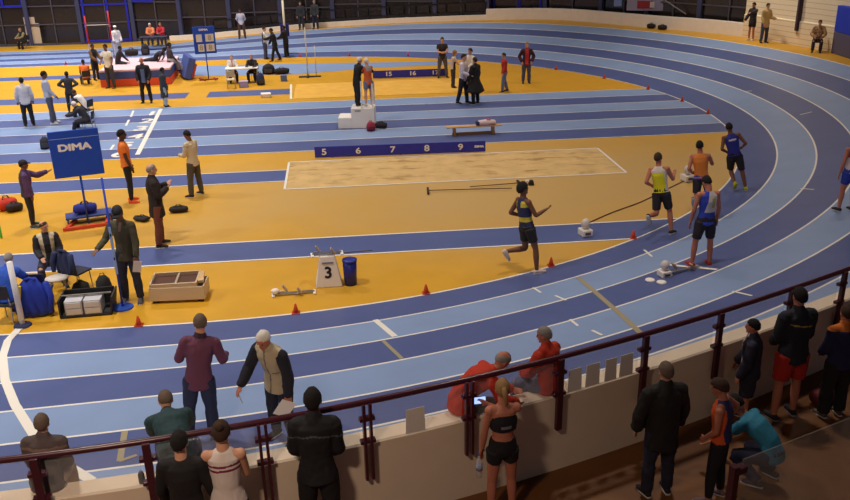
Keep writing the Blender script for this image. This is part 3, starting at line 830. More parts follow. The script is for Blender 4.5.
# --- high jump area
JO = person('person in an orange shirt and dark trousers crouching left of the high jump mat', G(87, 84.5), 25, 1.72, 'c', sit=.30, lean=8, arms=((20, 6), (60, -10), (20, 6), (60, -10)), legs=((78, 10), (-25, 0), (80, 10), (-20, 0)), top=dict(kind='tee', cols=[(250, 130, 60)]), bottom=('trousers', (40, 40, 56)), hair=('short', 'black'), lod=0)
person("person in a white shirt standing at the left end of the high jump mat", G(112, 88), 160, HT(G(112, 88), 44), 'b', arms=((5, 10), (40, 6), (15, 10), (70, -20)), top=dict(kind='tee', cols=[(228, 222, 206)]), bottom=('trousers', (60, 60, 70)), hair=('short', 'black'), shoes=(60, 60, 60), lod=0)
person("person in a black jacket with a yellow sleeve by the mat's left end", G(97, 80), -120, 1.78, 'b', arms=((20, 10), (50, 0), (20, 10), (60, -10)), top=dict(kind='jacket', cols=[(30, 30, 38)], sleeve_col=(120, 90, 50)), bottom=('trousers', (36, 36, 60)), hair=('short', 'black'), lod=0)
person('person in a white tracksuit and white cap standing behind the high jump mat', G(119, 57), -150, 1.80, 'b', arms=((10, 8), (30, 0), (10, 8), (30, 0)), top=dict(kind='jacket', cols=[(222, 220, 228)]), bottom=('trousers', (190, 190, 200)), hair=('none', 'black'), cap=('dome', (245, 245, 245)), lod=0)
J3 = person('dark-clothed person sitting on the left end of the high jump mat', G(121, 80), -100, 1.74, 'c', sit=.78, lean=18, arms=((30, 4), (50, -10), (-20, 10), (-10, 4)), legs=((80, 8), (70, 0), (82, 8), (60, 0)), top=dict(kind='tee', sleeve=2, cols=[(46, 38, 44)]), bottom=('tights', (40, 36, 44)), hair=('short', 'black'), lod=0)
person('person in black lying back across the white top of the high jump mat', G(158, 77), 80, 1.76, 'c', sit=.84, lean=-68, arms=((10, 30), (40, 0), (10, 30), (40, 0)), legs=((86, 6), (80, 0), (86, 6), (78, 0)), top=dict(kind='tee', cols=[(34, 30, 34)]), bottom=('tights', (40, 38, 44)), hair=('short', 'black'), lod=0)
person("person in a dark top and pale grey trousers sitting at the mat's right end", G(172, 78), -60, 1.80, 'c', sit=.80, lean=5, arms=((8, 10), (40, 0), (8, 10), (40, 0)), legs=((70, 12), (10, 5), (74, 6), (20, 0)), top=dict(kind='tee', sleeve=2, cols=[(66, 54, 56)]), bottom=('loose', (176, 172, 178)), hair=('short', 'black'), lod=0)
JA = person('white-haired person in an orange top seated behind the mat against the dark windows', G(153, 46.5), 175, 1.72, 'a', sit=.55, lean=12, arms=((30, 8), (80, -30), (30, 8), (80, -30)), legs=((84, 6), (0, 0), (84, 6), (0, 0)), top=dict(kind='jacket', cols=[(232, 140, 92)]), bottom=('trousers', (46, 46, 66)), hair=('short', 'white'), lod=0)
JR = person("fair-haired person in red seated beside the one in orange at the dark windows", G(163.5, 46), 165, 1.70, 'a', sit=.55, lean=12, arms=((30, 8), (80, -30), (30, 8), (80, -30)), legs=((84, 6), (0, 0), (84, 6), (0, 0)), top=dict(kind='jacket', cols=[(196, 40, 50)]), bottom=('trousers', (46, 46, 66)), hair=('short', 'blond'), lod=0)
person("red-faced person in a black jacket and blue bib before the high jump mat", G(147.5, 103), 178, HT(G(147.5, 103), 57.5), 'd', arms=((2, 16), (30, -10), (2, 16), (30, -10)), legs=((2, 7), (-2, 3), (2, 7), (-2, 3)), top=dict(kind='jacket', cols=[(34, 34, 42), (96, 110, 150)], pat=lambda x, y, z: 1 if y > 0 and abs(x) < .07 and z < .05 else 0), bottom=('trousers', BK), hair=('bald', 'brown'), shoes=BK)
person("slim person in a long dark grey coat standing near the sprint finish line", G(166, 107), -70, HT(G(166, 107), 67.5), 'c', arms=((4, 3), (20, 0), (4, 3), (20, 0)), top=dict(kind='coat', cols=[(52, 58, 66)], hem=.48), bottom=('trousers', (170, 176, 186)), hair=('short', 'black'), shoes=BK)
JW = person("person crouched on a seat by the dark windows at the far left edge", G(26, 48.5), 150, 1.72, 'a', sit=.42, lean=20, arms=((40, 8), (80, -20), (40, 8), (80, -20)), legs=((80, 8), (-5, 0), (80, 8), (-5, 0)), top=dict(kind='jacket', cols=[(40, 40, 40)], sleeve_col=(130, 116, 80)), bottom=('trousers', BK), hair=('short', 'blond'), lod=0)
person("person in a white top and brown trousers alone by the far track edge", G(242.5, 38.5), 185, HT(G(242.5, 38.5), 8.5), 'b', arms=((-14, 16), (-30, -40), (-14, 16), (-30, -40)), legs=((3, 8), (0, 4), (3, 8), (0, 4)), top=dict(kind='shirt', cols=[(206, 206, 222)]), bottom=('trousers', (92, 64, 52)), hair=('short', 'black'), lod=0)
person("person in grey trousers, left of the two standing beyond the far lanes", G(302, 30), 170, 1.78, 'a', top=dict(kind='jacket', cols=[(50, 52, 56)]), bottom=('trousers', (52, 52, 62)), hair=('short', 'brown'), lod=0)
person('person in a dark olive jacket, right of the two standing beyond the far lanes', G(316, 29), 160, 1.80, 'a', top=dict(kind='jacket', cols=[(58, 60, 62)]), bottom=('trousers', (40, 40, 58)), hair=('short', 'grey'), lod=0)
# --- group by the pole vault stand
person("person in a white shirt with black rucksack, left of the cream pole group", G(266, 59), -100, 1.80, 'a', arms=((30, 8), (70, 0), (40, 8), (80, -10)), top=dict(kind='shirt', cols=[(220, 220, 220), (34, 34, 40)], pat=lambda x, y, z: 1 if y < -.02 else 0), bottom=('trousers', (70, 80, 120)), hair=('short', 'black'), lod=0)
person('person in a black tracksuit leaning, middle of the group by the cream pole', G(276, 61), 100, 1.84, 'b', lean=12, arms=((60, 10), (80, 0), (10, 20), (30, 0)), legs=((18, 6), (10, 4), (-16, 6), (-22, 4)), top=dict(kind='jacket', cols=[BK]), bottom=('trousers', BK), hair=('short', 'black'), lod=0)
person('person all in black, right of the group by the cream pole', G(287, 57), 60, 1.76, 'b', lean=6, arms=((30, 10), (60, 0), (30, 10), (60, 0)), top=dict(kind='jacket', cols=[(26, 26, 34)]), bottom=('trousers', BK), hair=('short', 'black'), lod=0)
# --- officials' table
TB = G(241, 83)
TP = at(241.5, 67.5, .76)
J4 = person('grey-haired official in a white shirt sitting at the left of the white table', (TP.x-.5, TP.y+.5, 0), 190, 1.72, 'a', sit=.44, lean=14, arms=((30, 8), (80, -14), (30, 8), (80, -14)), legs=((86, 10), (-4, 0), (84, 10), (0, 0)), top=dict(kind='shirt', cols=[(236, 230, 226), (206, 120, 110)], pat=lambda x, y, z: 1 if y > .04 and abs(x) < .03 else 0), bottom=('trousers', BK), hair=('fringe', 'grey'), shoes=BK)
J5 = person('official in a black jacket sitting at the right of the white table', (TP.x+.5, TP.y+.5, 0), 170, 1.74, 'a', sit=.44, lean=22, arms=((40, 8), (80, -14), (40, 8), (80, -14)), legs=((86, 10), (-4, 0), (84, 10), (0, 0)), top=dict(kind='jacket', cols=[(40, 32, 34)]), bottom=('trousers', BK), hair=('fringe', 'grey'), shoes=BK)
# --- on the podium
PD0 = G(361, 126); PDA = -.12
def pdp(u, v): return Vector((PD0.x, PD0.y, 0))+rz(PDA)@Vector((u, v, 0))
pt1 = pdp(-.08, .12); pt2 = pdp(.33, .12)
person('white-haired person in a long black suit leaning over on the white starter podium', (pt1.x, pt1.y, .755), -60, 1.80, 'a', lean=14, arms=((38, 6), (86, -4), (45, 6), (95, 4)), legs=((4, 3), (0, 0), (-4, 3), (-8, 0)), top=dict(kind='jacket', cols=[BK], hem=.2), bottom=('loose', BK), hair=('short', 'white'), shoes=BK)
person("person in an orange vest and shorts standing on the white starter podium", (pt2.x, pt2.y, .755), 30, 1.74, 'a', lean=4, arms=((40, 8), (95, -8), (40, 8), (95, 8)), top=dict(kind='tee', cols=[(150, 152, 160), (214, 96, 50)], pat=lambda x, y, z: 1 if z < 0.02 or abs(x) > .11 else 0, hem=.12), bottom=('shorts', (120, 126, 160)), hair=('short', 'white'), shoes=(210, 210, 210))
# --- centre group
person("person in a black t-shirt with folded arms by the far blue board", G(442.5, 77.5), 180, HT(G(442.5, 77.5), 37), 'a', arms=FOLD, legs=((0, 9), (0, 6), (0, 7), (0, 5)), top=dict(kind='tee', cols=[(42, 36, 42)]), bottom=('trousers', (92, 88, 96)), hair=('short', 'brown'), lod=0)
person("blond person in a pale shirt half hidden in the centre group", G(453, 88), -90, 1.70, 'a', lean=8, arms=((30, 8), (70, -10), (30, 8), (70, -10)), top=dict(kind='tee', cols=[(206, 190, 172), (40, 34, 40)], pat=lambda x, y, z: 1 if z < -.05 and y > 0 else 0), bottom=('trousers', (60, 58, 70)), hair=('long', 'blond'), female=True)
person('dark-haired person in a cream shirt at the back right of the centre group', G(471, 92), 120, HT(G(471, 92), 48), 'a', arms=((20, 8), (60, -10), (20, 8), (60, -10)), top=dict(kind='shirt', cols=[(226, 214, 196)]), bottom=('trousers', DK), hair=('short', 'brown'))
person('person in a white shirt and black trousers at the front of the centre group', G(463, 103.5), -120, HT(G(463, 103.5), 53.5), 'a', arms=((15, 10), (60, -10), (15, 10), (70, -20)), legs=((10, 5), (4, 2), (-8, 5), (-14, 2)), top=dict(kind='shirt', cols=[(232, 220, 230)]), bottom=('trousers', (34, 32, 42)), hair=('short', 'brown'), shoes=BK)
person('person wrapped in a wide black cloak in the centre group, back to the viewer', G(475.5, 104), 40, HT(G(477, 103.5), 57), 'a', arms=((10, 16), (20, 6), (10, 16), (20, 6)), top=dict(kind='coat', cols=[(24, 22, 24)], hem=.42, flare=.21), bottom=('trousers', BK), hair=('short', 'brown'), shoes=BK)
person('person in a red sweater and faded jeans walking left across the far infield', G(504, 92), 100, HT(G(504, 92), 52.5), 'a', arms=((6, 6), (20, 0), (-10, 8), (10, 0)), legs=((14, 3), (2, 0), (-10, 3), (-18, 0)), top=dict(kind='shirt', cols=[(188, 52, 40)]), bottom=('trousers', (112, 120, 150)), hair=('short', 'brown'), shoes=(70, 60, 60))
person("person in a dark open jacket over red, hands at waist, right of the red sweater", G(526, 83.5), 175, HT(G(526, 83.5), 42), 'a', arms=((-12, 28), (30, -20), (-12, 28), (30, -20)), top=dict(kind='jacket', cols=[(64, 30, 46), (196, 50, 56)], pat=lambda x, y, z: 1 if y > 0 and abs(x) < .07 else 0), bottom=('trousers', (76, 84, 122)), hair=('short', 'blond'), shoes=BK)
# --- right far corner
def WSP(px, py): return atf(px, py)
person("person in dark shorts with bare legs stretching an arm by the far right wall", atf(750.5, 40.5), 110, 1.82, 'd', arms=((80, 20), (85, 10), (20, 8), (40, 0)), top=dict(kind='jacket', cols=[(36, 30, 38)], hem=.14), bottom=('shorts', (34, 30, 36)), hair=('short', 'black'), shoes=(225, 220, 215))
person('person in a beige jacket and jeans standing against the cream wall at the far right', atf(763, 43), -170, 1.86, 'a', arms=((5, 12), (80, 10), (5, 8), (30, 0)), top=dict(kind='jacket', cols=[(196, 168, 110)], hem=.2), bottom=('trousers', (74, 78, 108)), hair=('short', 'brown'), shoes=(44, 36, 36))
J6 = person("person in a mottled beige jacket seated on a chair against the cream wall", atf(816, 51.5), 150, 1.78, 'a', sit=.46, lean=8, arms=((12, 22), (60, -30), (12, 22), (60, -30)), legs=((84, 9), (2, 0), (84, 9), (0, 0)), top=dict(kind='jacket', cols=[(196, 160, 104), (150, 104, 84)], pat=lambda x, y, z: 1 if noise.noise(Vector((x*14, y*14, z*14))) > .05 else 0), bottom=('trousers', (52, 42, 58)), hair=('short', 'brown'), shoes=BK)
# --- middle ground
person("athlete in an orange long-sleeved top and orange shoes near the lane numbers", G(132, 202), -75, HT(G(132, 202), 129.5), 'c', lean=-3, arms=((6, 4), (20, 0), (6, 4), (20, 0)), top=dict(kind='tee', cols=[(240, 128, 50)], hem=.06), bottom=('tights', (26, 26, 32)), hair=('short', 'black'), shoes=(240, 96, 40), extras={'sole': (240, 110, 60)}, lod=2)
person('bearded person in a cream sweater and olive trousers looking down at both hands', G(197, 196), 60, HT(G(197, 196), 130), 'b', arms=((10, 8), (82, -22), (10, 8), (82, -22)), legs=((4, 8), (0, 4), (0, 8), (-4, 4)), top=dict(kind='shirt', cols=[(206, 190, 160)]), bottom=('trousers', (82, 76, 66)), hair=('short', 'black'), shoes=(52, 44, 44), head=(18, 0), lod=2)
JC = person("grey-haired person in a black coat and rust trousers raising a hand to the mouth", G(162, 246), -70, HT(G(162, 246), 164), 'a', lean=-2, arms=((15, 10), (120, -14), (10, 10), (120, -25)), legs=((4, 4), (0, 2), (-4, 4), (-6, 2)), top=dict(kind='coat', cols=[(40, 30, 28)], hem=.26), bottom=('trousers', (118, 62, 38)), hair=('fringe', 'grey'), shoes=(50, 34, 30), lod=2)
JP = person('person in a purple hooded top and dark cap stretching an arm out to the right', G(34, 227), -75, HT(G(30, 227), 160.5), 'b', arms=((66, 2), (104, 0), (4, 8), (14, 0)), top=dict(kind='jacket', cols=[(88, 58, 104), (62, 52, 66)], pat=lambda x, y, z: 1 if y < -.05 else 0), bottom=('tights', (34, 32, 38)), hair=('short', 'black'), cap=('peak', (36, 34, 46)), shoes=(58, 78, 74), lod=2)
JH = person("person in a dark olive shirt and black cap holding the tall blue pole", G(134, 301), 175, HT(G(134, 301), 202), 'b', lean=4, twist=-8, arms=((4, 8), (16, 2), (18, 22), (72, 8)), legs=((4, 4), (-2, 2), (2, 4), (-2, 2)), top=dict(kind='shirt', cols=[(74, 70, 50), (130, 100, 86)], pat=lambda x, y, z: 1 if y > .06 and abs(x+z*.15) < .025 and z > .04 else 0, hem=.14), bottom=('trousers', (40, 44, 60)), hair=('short', 'black'), cap=('peak', (30, 30, 38)), shoes=(72, 72, 84), lod=2, head=(22, 8))
JS = person("balding seated person in a beige vest over a black sweater looking right", G(54, 281), -158, 1.78, 'a', sit=.45, lean=3, head=(0, 35), arms=((10, 12), (40, -20), (10, 8), (70, -12)), legs=((84, 14), (2, 0), (80, 18), (-6, 0)), top=dict(kind='vest', cols=[(206, 196, 168), (38, 36, 48)], pat=lambda x, y, z: 1 if y > 0 and abs(x) < .065 else 0, sleeve_col=(38, 36, 48), sleeve=2), bottom=('trousers', (52, 54, 78)), hair=('fringe', 'brown'), shoes=(40, 36, 40), lod=2)
JBL = person("grey-haired person in a bright blue jacket hunched over at the left edge", G(12, 321), -10, 1.76, 'a', sit=.44, lean=30, arms=((40, 12), (60, -6), (40, 12), (60, -6)), legs=((84, 10), (0, 0), (84, 10), (0, 0)), top=dict(kind='jacket', cols=[(36, 84, 190)]), bottom=('loose', (120, 78, 40)), hair=('short', 'grey'), shoes=(50, 46, 44), lod=2, head=(14, 0))
# --- runners
person("lone runner in a navy and yellow singlet on the lane beside the infield", G(535, 273), -70, HT(G(537, 274), 184), 'b', roll=(.14, -.14), lean=4, arms=((-40, 16), (60, -4), (16, 8), (98, -8)), legs=((-6, 4), (-100, 2), (6, 2), (-8, 0)), feet=(65, 5), top=dict(kind='singlet', cols=[(44, 48, 90), (206, 190, 60)], pat=lambda x, y, z: 1 if (-.25 < z < -.16) or (.03 < z < .14 and abs(x) > .06 and y < .02) else 0), bottom=('shorts', (34, 36, 40)), hair=('afro', 'black'), shoes=(220, 200, 190), lod=2)
person("runner in a white singlet with yellow back, rearmost of three in the bend", G(666, 235), -40, HT(G(668, 235), 154), 'd', roll=(0, -.2), lean=4, arms=((-36, 14), (60, -6), (26, 10), (104, -10)), legs=((-14, 4), (-100, 2), (10, 3), (-6, 0)), feet=(65, 5), top=dict(kind='singlet', cols=[(222, 210, 200), (222, 214, 30)], pat=lambda x, y, z: 1 if y < .03 and z < .06 and abs(x) < .13 else 0), bottom=('shorts', (34, 32, 40), (.8, 0)), hair=('short', 'brown'), shoes=(40, 40, 48), lod=2)
person("runner in an orange singlet and blue-black shorts, middle of three in the bend", G(704, 216), -30, HT(G(709, 216), 140), 'd', roll=(0, -.16), lean=6, arms=((-30, 14), (60, -6), (34, 10), (100, -10)), legs=((-20, 4), (-104, 2), (24, 3), (-4, 0)), feet=(65, 5), top=dict(kind='singlet', cols=[(226, 132, 54)]), bottom=('shorts', [(34, 32, 44), (44, 68, 176)], (.75, 0), lambda c, J, s: 1 if c.z > J['pel'].z-.02 else 0), hair=('short', 'black'), shoes=(90, 110, 130), lod=2)
person('runner in a blue singlet, black shorts and yellow shoes leading the three in the bend', G(740, 189.5), -12, HT(G(740, 189.5), 121), 'b', roll=(0, -.26), lean=6, arms=((-24, 22), (50, -30), (-20, 26), (60, -10)), legs=((24, 4), (-50, 2), (-8, 3), (-14, 0)), feet=(50, 5), top=dict(kind='singlet', cols=[(40, 48, 150), (210, 200, 210)], pat=lambda x, y, z: 1 if y < 0 and .03 < z < .07 and abs(x) < .09 else 0), bottom=('shorts', (30, 28, 36), (.9, 0)), hair=('short', 'black'), shoes=(196, 200, 40), extras={'sole': (226, 220, 60)}, lod=2)
person("athlete in a blue and white singlet standing behind the starting block in the bend", G(701, 266), 4, HT(G(701, 266), 176), 'd', lean=2, arms=((2, 14), (10, 5), (2, 14), (14, 4)), legs=((4, 9), (0, 3), (2, 7), (-4, 2)), top=dict(kind='singlet', cols=[(206, 200, 200), (44, 66, 180), (180, 170, 90)], pat=lambda x, y, z: 1 if z < -.20 or x < -.085+.2*z+.03 else (2 if abs(x-.06) < .03 and abs(z+.02) < .09 else 0), hem=.06), bottom=('shorts', (40, 34, 44), (.8, 0)), hair=('short', 'black'), shoes=(170, 44, 40), extras={'sole': (190, 60, 50)}, head=(30, 10), lod=2)
person("athlete in a red and white singlet and blue shorts at the right edge", G(845, 211), 5, 1.82, 'd', lean=0, arms=((0, 12), (10, 4), (0, 12), (10, 4)), legs=((4, 5), (0, 3), (2, 5), (-4, 2)), top=dict(kind='singlet', cols=[(176, 44, 56), (216, 200, 206)], pat=lambda x, y, z: 1 if z < -.04 or abs(x) < .02 else 0, hem=.05), bottom=('shorts', (40, 62, 170)), hair=('short', 'black'), shoes=(34, 32, 36), lod=2)
# --- on the near lanes
person("person in a plum sweater and dark jeans, back turned, on the near lanes", G(202, 441), 4, HT(G(201, 441), 317), 'a', side=5, roll=(0, .07), arms=((10, 18), (78, 4), (10, 18), (78, 4)), legs=((2, 6), (-2, 3), (2, 6), (-2, 3)), top=dict(kind='shirt', cols=[(112, 64, 92), (60, 36, 56)], pat=lambda x, y, z: 1 if z > .19 else 0, hem=.12, collar=True), bottom=('trousers', (42, 52, 84)), hair=('short', 'greybrown'), shoes=(50, 56, 80), lod=2, head=(12, 0))
JG = person("white-haired person in a beige gilet stooping with papers on the near lanes", G(284, 441), 145, 1.84, 'd', lean=22, side=-4, head=(14, 8), arms=((-4, 12), (8, 4), (14, 22), (40, 6)), legs=((4, 5), (-8, 2), (-2, 8), (-8, 2)), top=dict(kind='vest', cols=[(182, 170, 144), (120, 110, 92)], pat=lambda x, y, z: 1 if y > 0 and abs(x) < .012 or (y > 0 and .05 < abs(x) < .13 and abs(z+.14) < .012) else 0, sleeve_col=(26, 28, 44), sleeve=2, hem=.14), bottom=('trousers', (32, 34, 50)), hair=('short', 'white'), shoes=(30, 26, 30), lod=2)
# --- sitting on the near wall
def WS(px, py, back=.12):
    p = at(px, py, ZT); return Vector((p.x, p.y, ZT))
def onwall(px, inset=.16):
    """point on top of the near wall in picture column px"""
    best = min(np.linspace(-5, 9, 1400), key=lambda x: abs(proj((x, wall_xy(x), ZT))[0]-px)); return Vector((best, wall_xy(best)+inset, ZT))
SITL = ((82, 8), (4, 0), (80, 8), (0, 0))
q = onwall(43, .20); person("grey-haired person in a brown-grey jacket sitting on the near wall, leftmost", (q.x, q.y, 0), 5, 1.50, 'a', sit=ZT+.02, lean=6, side=5, arms=((8, 3), (50, -12), (8, 3), (50, -12)), legs=SITL, top=dict(kind='jacket', cols=[(84, 72, 72), (130, 108, 96)], pat=lambda x, y, z: 1 if .06 < z < .1 else 0), bottom=('trousers', (170, 150, 136)), hair=('short', 'greybrown'), shoes=BK, lod=2)
q = onwall(172, .34); person("grey-haired person in a dark green jacket hunched on the near wall", (q.x, q.y, 0), 12, 1.66, 'a', sit=ZT+.0, lean=72, side=-6, head=(10, 0), arms=((40, 4), (60, -12), (40, 4), (50, -12)), legs=((80, 10), (0, 0), (72, 16), (-10, 0)), top=dict(kind='jacket', cols=[(34, 66, 72)]), bottom=('trousers', (38, 52, 84)), hair=('short', 'greybrown'), shoes=BK, lod=2, build=1.1)
q = onwall(463, .24); JR1 = person("balding person in an orange-red jacket on the near wall leaning to a lit phone", (q.x, q.y, 0), -78, 1.70, 'd', sit=ZT+.02, lean=60, side=4, head=(20, 10), arms=((24, 6), (70, -20), (24, 6), (60, -20)), legs=((84, 50), (6, 0), (84, 0), (-8, 0)), top=dict(kind='jacket', cols=[(196, 52, 28)]), bottom=('trousers', (50, 40, 50)), hair=('fringe', 'grey'), shoes=BK, lod=2)
q = onwall(551, .16); JR2 = person("person in an orange-red jacket sitting upright on the near wall, looking left", (q.x, q.y, 0), 40, 1.52, 'd', sit=ZT+.02, lean=6, head=(6, 25), arms=((18, 10), (60, -20), (14, 10), (60, -20)), legs=((84, 12), (4, 0), (84, 2), (4, 0)), top=dict(kind='jacket', cols=[(190, 52, 30)]), bottom=('trousers', (92, 100, 130)), hair=('short', 'grey'), shoes=BK, lod=2)
# --- spectators standing below the wall
person("dark-haired person in a tight black long-sleeved top, leftmost below the wall", *SGH(177, 434, 0, .30), 'a', arms=((4, 12), (30, 2), (4, 12), (30, 2)), top=dict(kind='tee', sleeve=2, cols=[(26, 24, 28)]), bottom=('tights', (24, 22, 26)), hair=('short', 'black'), lod=2)
JT = person("athlete with hair in a bun and a white top with two maroon bands", *SGH(219, 424, 0, .34), 'a', female=True, arms=((16, 6), (70, -24), (16, 6), (70, -24)), top=dict(kind='singlet', cols=[(226, 214, 206), (130, 36, 74)], pat=lambda x, y, z: 1 if (.045 < z+x*-.05 < .068) or (.0 < z+x*-.05 < .024) else 0, hem=.05), bottom=('tights', (24, 22, 30)), hair=('bun', 'brown'), lod=2)
person("person in a black zipped jacket and black trousers alone below the wall", *SGH(311, 391, -4, .24), 'c', build=.9, arms=((8, 7), (50, -14), (8, 7), (50, -14)), top=dict(kind='jacket', cols=[(24, 25, 30), (78, 82, 88)], pat=lambda x, y, z: 1 if y < 0 and abs(z-.06+abs(x)*.25) < .008 else 0), bottom=('trousers', (22, 22, 26)), hair=('short', 'black'), shoes=BK, lod=2)
JGi = person("fair ponytailed athlete in a black crop top and brief shorts with a phone", *SGH(504, 382, 6, .46), 'd', female=True, arms=((6, 9), (10, 4), (44, -4), (112, -50)), legs=((2, 4), (-3, 2), (4, 4), (-2, 2)), top=dict(kind='crop', cols=[(22, 22, 28), (120, 120, 130)], pat=lambda x, y, z: 1 if y < 0 and abs(x) < .06 and abs(z+.05) < .02 else 0), bottom=('brief', (22, 22, 28), (.36, 0)), hair=('tail', 'blond'), shoes=BK, lod=2, head=(6, -8))
person("person in a bulky black coat and dark jeans below the wall, back turned", *SFH(656, 493, 364, 6), 'a', arms=((6, 16), (16, 0), (6, 16), (16, 0)), top=dict(kind='coat', cols=[(26, 24, 24)], hem=.24), bottom=('trousers', (34, 36, 56)), hair=('short', 'greybrown'), shoes=(36, 30, 34), lod=2, build=1.12)
person("curly-haired athlete in a navy and orange singlet standing side-on, elbow out", *SFH(713, 499, 380, 55), 'd', lean=4, head=(14, 0), arms=((2, 6), (36, -25), (-36, 42), (30, -50)), legs=((6, 3), (0, 2), (-2, 4), (-6, 2)), top=dict(kind='singlet', cols=[(40, 42, 92), (220, 90, 36)], pat=lambda x, y, z: 1 if y > .05 or (abs(x) > .13) else 0), bottom=('tights', (26, 24, 32)), hair=('messy', 'brown'), shoes=(120, 100, 110), lod=2)
person('person in a turquoise t-shirt bending down beside the navy and orange athlete', at(768, 484, ZF+.02), 40, 1.70, 'd', lean=58, head=(20, 0), arms=((36, 6), (50, 0), (30, 8), (40, 0)), legs=((76, 12), (-58, 2), (66, 12), (-62, 2)), top=dict(kind='tee', cols=[(44, 128, 160)]), bottom=('trousers', (34, 38, 64)), hair=('short', 'black'), shoes=(50, 44, 50), lod=2)
person('young person in a dark open jacket over a red top, facing left, against the wall', *SFH(743, 421, 326, 62), 'd', arms=((8, 10), (20, 0), (10, 10), (30, 0)), top=dict(kind='jacket', cols=[(36, 34, 56), (190, 44, 52), (210, 206, 216)], pat=lambda x, y, z: (2 if x < -.02 else 1) if y > .05 and abs(x) < .05 else 0, hem=.13), bottom=('baggy', (34, 34, 54)), hair=('short', 'black'), shoes=(60, 50, 54), lod=2)
person("tall person in a dark jacket with thin yellow back band and red shorts", *SFH(783, 417, 289, 4), 'd', arms=((8, 4), (50, -16), (8, 4), (50, -16)), legs=((0, 5), (-2, 3), (4, 5), (2, 3)), top=dict(kind='jacket', cols=[(30, 34, 46), (176, 148, 50)], pat=lambda x, y, z: 1 if y < 0 and abs(z-.03+x*.12) < .008 and abs(x) < .14 else 0, hem=.10), bottom=('baggy', (188, 42, 34), (.78, 0)), hair=('short', 'black'), shoes=(40, 38, 46), extras={'sole': (150, 150, 160)}, lod=2)
person("person in a navy jacket with orange hood and black trousers at the right edge", *SFH(830, 415, 307, 5), 'd', arms=((8, 5), (45, -14), (8, 5), (45, -14)), top=dict(kind='jacket', cols=[(40, 40, 84), (206, 110, 40)], pat=lambda x, y, z: 1 if z > .13 and y < .1 else 0), bottom=('loose', (30, 28, 34)), hair=('short', 'brown'), shoes=(90, 76, 70), lod=2)
# ================================================================ THINGS
GREY = cm(150, 150, 156, .4); MET = mat('metal', hexc(170, 170, 176), .3, metal=.8); BLK = cm(24, 24, 28, .7); WHT = cm(238, 234, 228, .6)
MAR = mat('maroon paint', hexc(70, 26, 40), .28); DBLU = cm(14, 70, 184, .5); BBLU = cm(36, 44, 170, .5); RED = cm(206, 66, 34, .55)
GLA = mat('clear glass', (.9, .95, 1), .05, alpha=.07)
def facing(px, py):
    """heading that turns a thing's front (-y) to the viewer"""
    p = G(px, py); return math.atan2(-p.x, p.y)
# --- railing on the near wall
rails = [(70, 451), (250, 425), (425, 390.5), (525, 367), (625, 335), (725, 302.5), (850, 264)]
def wx(px, z=ZT):
    return min(np.linspace(-5, 9, 1400), key=lambda x: abs(proj((x, wall_xy(x), z))[0]-px))
hz_ = [zat(wx(px, 2.3), wall_xy(wx(px, 2.3)), py) for px, py in rails]
print('RAIL', [round(h, 2) for h in hz_])
HR = sorted(hz_)[3]
rl = thing('railing', 'dark maroon handrail on posts with clear glass running along the near white wall', 'railing', (0, 0, 0))
RP = [Vector((x, wall_xy(x)-.02, HR)) for x in np.linspace(-9, 12, 120)]
bm = bmesh.new(); loft(bm, RP, [.035]*len(RP), lat=Vector((0, 0, 1)), n=10); obj('handrail', fixn(bm), MAR, rl, True)
ppx = [42, 152, 264.5, 367, 468, 558, 642, 716, 786, 838]
pxs = [wx(px, 2.1) for px in ppx]; pxs = [2*pxs[0]-pxs[1]]+pxs+[2*pxs[-1]-pxs[-2]]
for i, x in enumerate(pxs):
    y = wall_xy(x)-.045; a = math.atan((wall_xy(x+.01)-wall_xy(x-.01))/.02); R = rz(a)
    bm = bmesh.new()
    for sx in ((-.035, .035) if 3 <= i <= 5 else (0,)):
        box(bm, Vector((x, y, (HR+ZT-.42)/2))+R@Vector((sx, -.02, 0)), (.03 if 3 <= i <= 5 else .075, .05, HR-ZT+.42), R)
    ps_ = obj('post', bm, MAR, rl)
    for z in (ZT+.34, ZT+.06):
        c = bmesh.new(); box(c, Vector((x, y, z))+R@Vector((0, .0, 0)), (.17, .07, .045), R, bev=.008); obj('clamp', c, MAR, ps_)
    if i: 
        bm = bmesh.new(); x0 = pxs[i-1]+.08; x1 = x-.08
        p0 = Vector((x0, wall_xy(x0)-.03, 0)); p1 = Vector((x1, wall_xy(x1)-.03, 0)); m = (p0+p1)/2
        box(bm, m+Vector((0, 0, (ZT+.02+HR-.06)/2)), ((p1-p0).length, .012, HR-.08-ZT), rz(math.atan2((p1-p0).y, (p1-p0).x))); obj('glass_panel', bm, GLA, rl)
PAP = cm(232, 224, 214, .8)
for k, (px, w_, lab) in enumerate(((415, .20, 'lone white paper sheet taped to the railing glass left of the orange-red jackets'), (574.5, .17, 'first of four white sheets on the glass, nearest the seated orange-red jacket'), (592, .18, 'second of four white sheets on the glass from the seated orange-red jacket'), (610.5, .155, 'third of four white sheets on the glass from the seated orange-red jacket'), (626, .18, 'last of four white sheets on the glass, nearest the maroon post'))):
    x = wx(px, 2.1); a = math.atan((wall_xy(x+.01)-wall_xy(x-.01))/.02); bm = bmesh.new()
    box(bm, (0, 0, .155), (w_*1.15, .004, .30), taper=.92); tag(obj('paper_sheet', bm, PAP, None, loc=(x, wall_xy(x)-.018, ZT+.012), rotz=a), lab, 'paper', 'sheets taped to the railing glass')
x = wx(141, ZT); bm = bmesh.new(); loft(bm, [(0, 0, 0), (0, 0, .10), (0, 0, .125)], [.032, .032, .02], n=14, bulge=.05)
c = thing('drink_can', 'small black drink can standing on the near wall by the left railing post', 'can', (x, wall_xy(x)+.06, ZT)); obj('body', fixn(bm), BLK, c, True); bm = bmesh.new(); tube(bm, (0, 0, .128), (0, 0, .15), .012); obj('nozzle', bm, GREY, c)
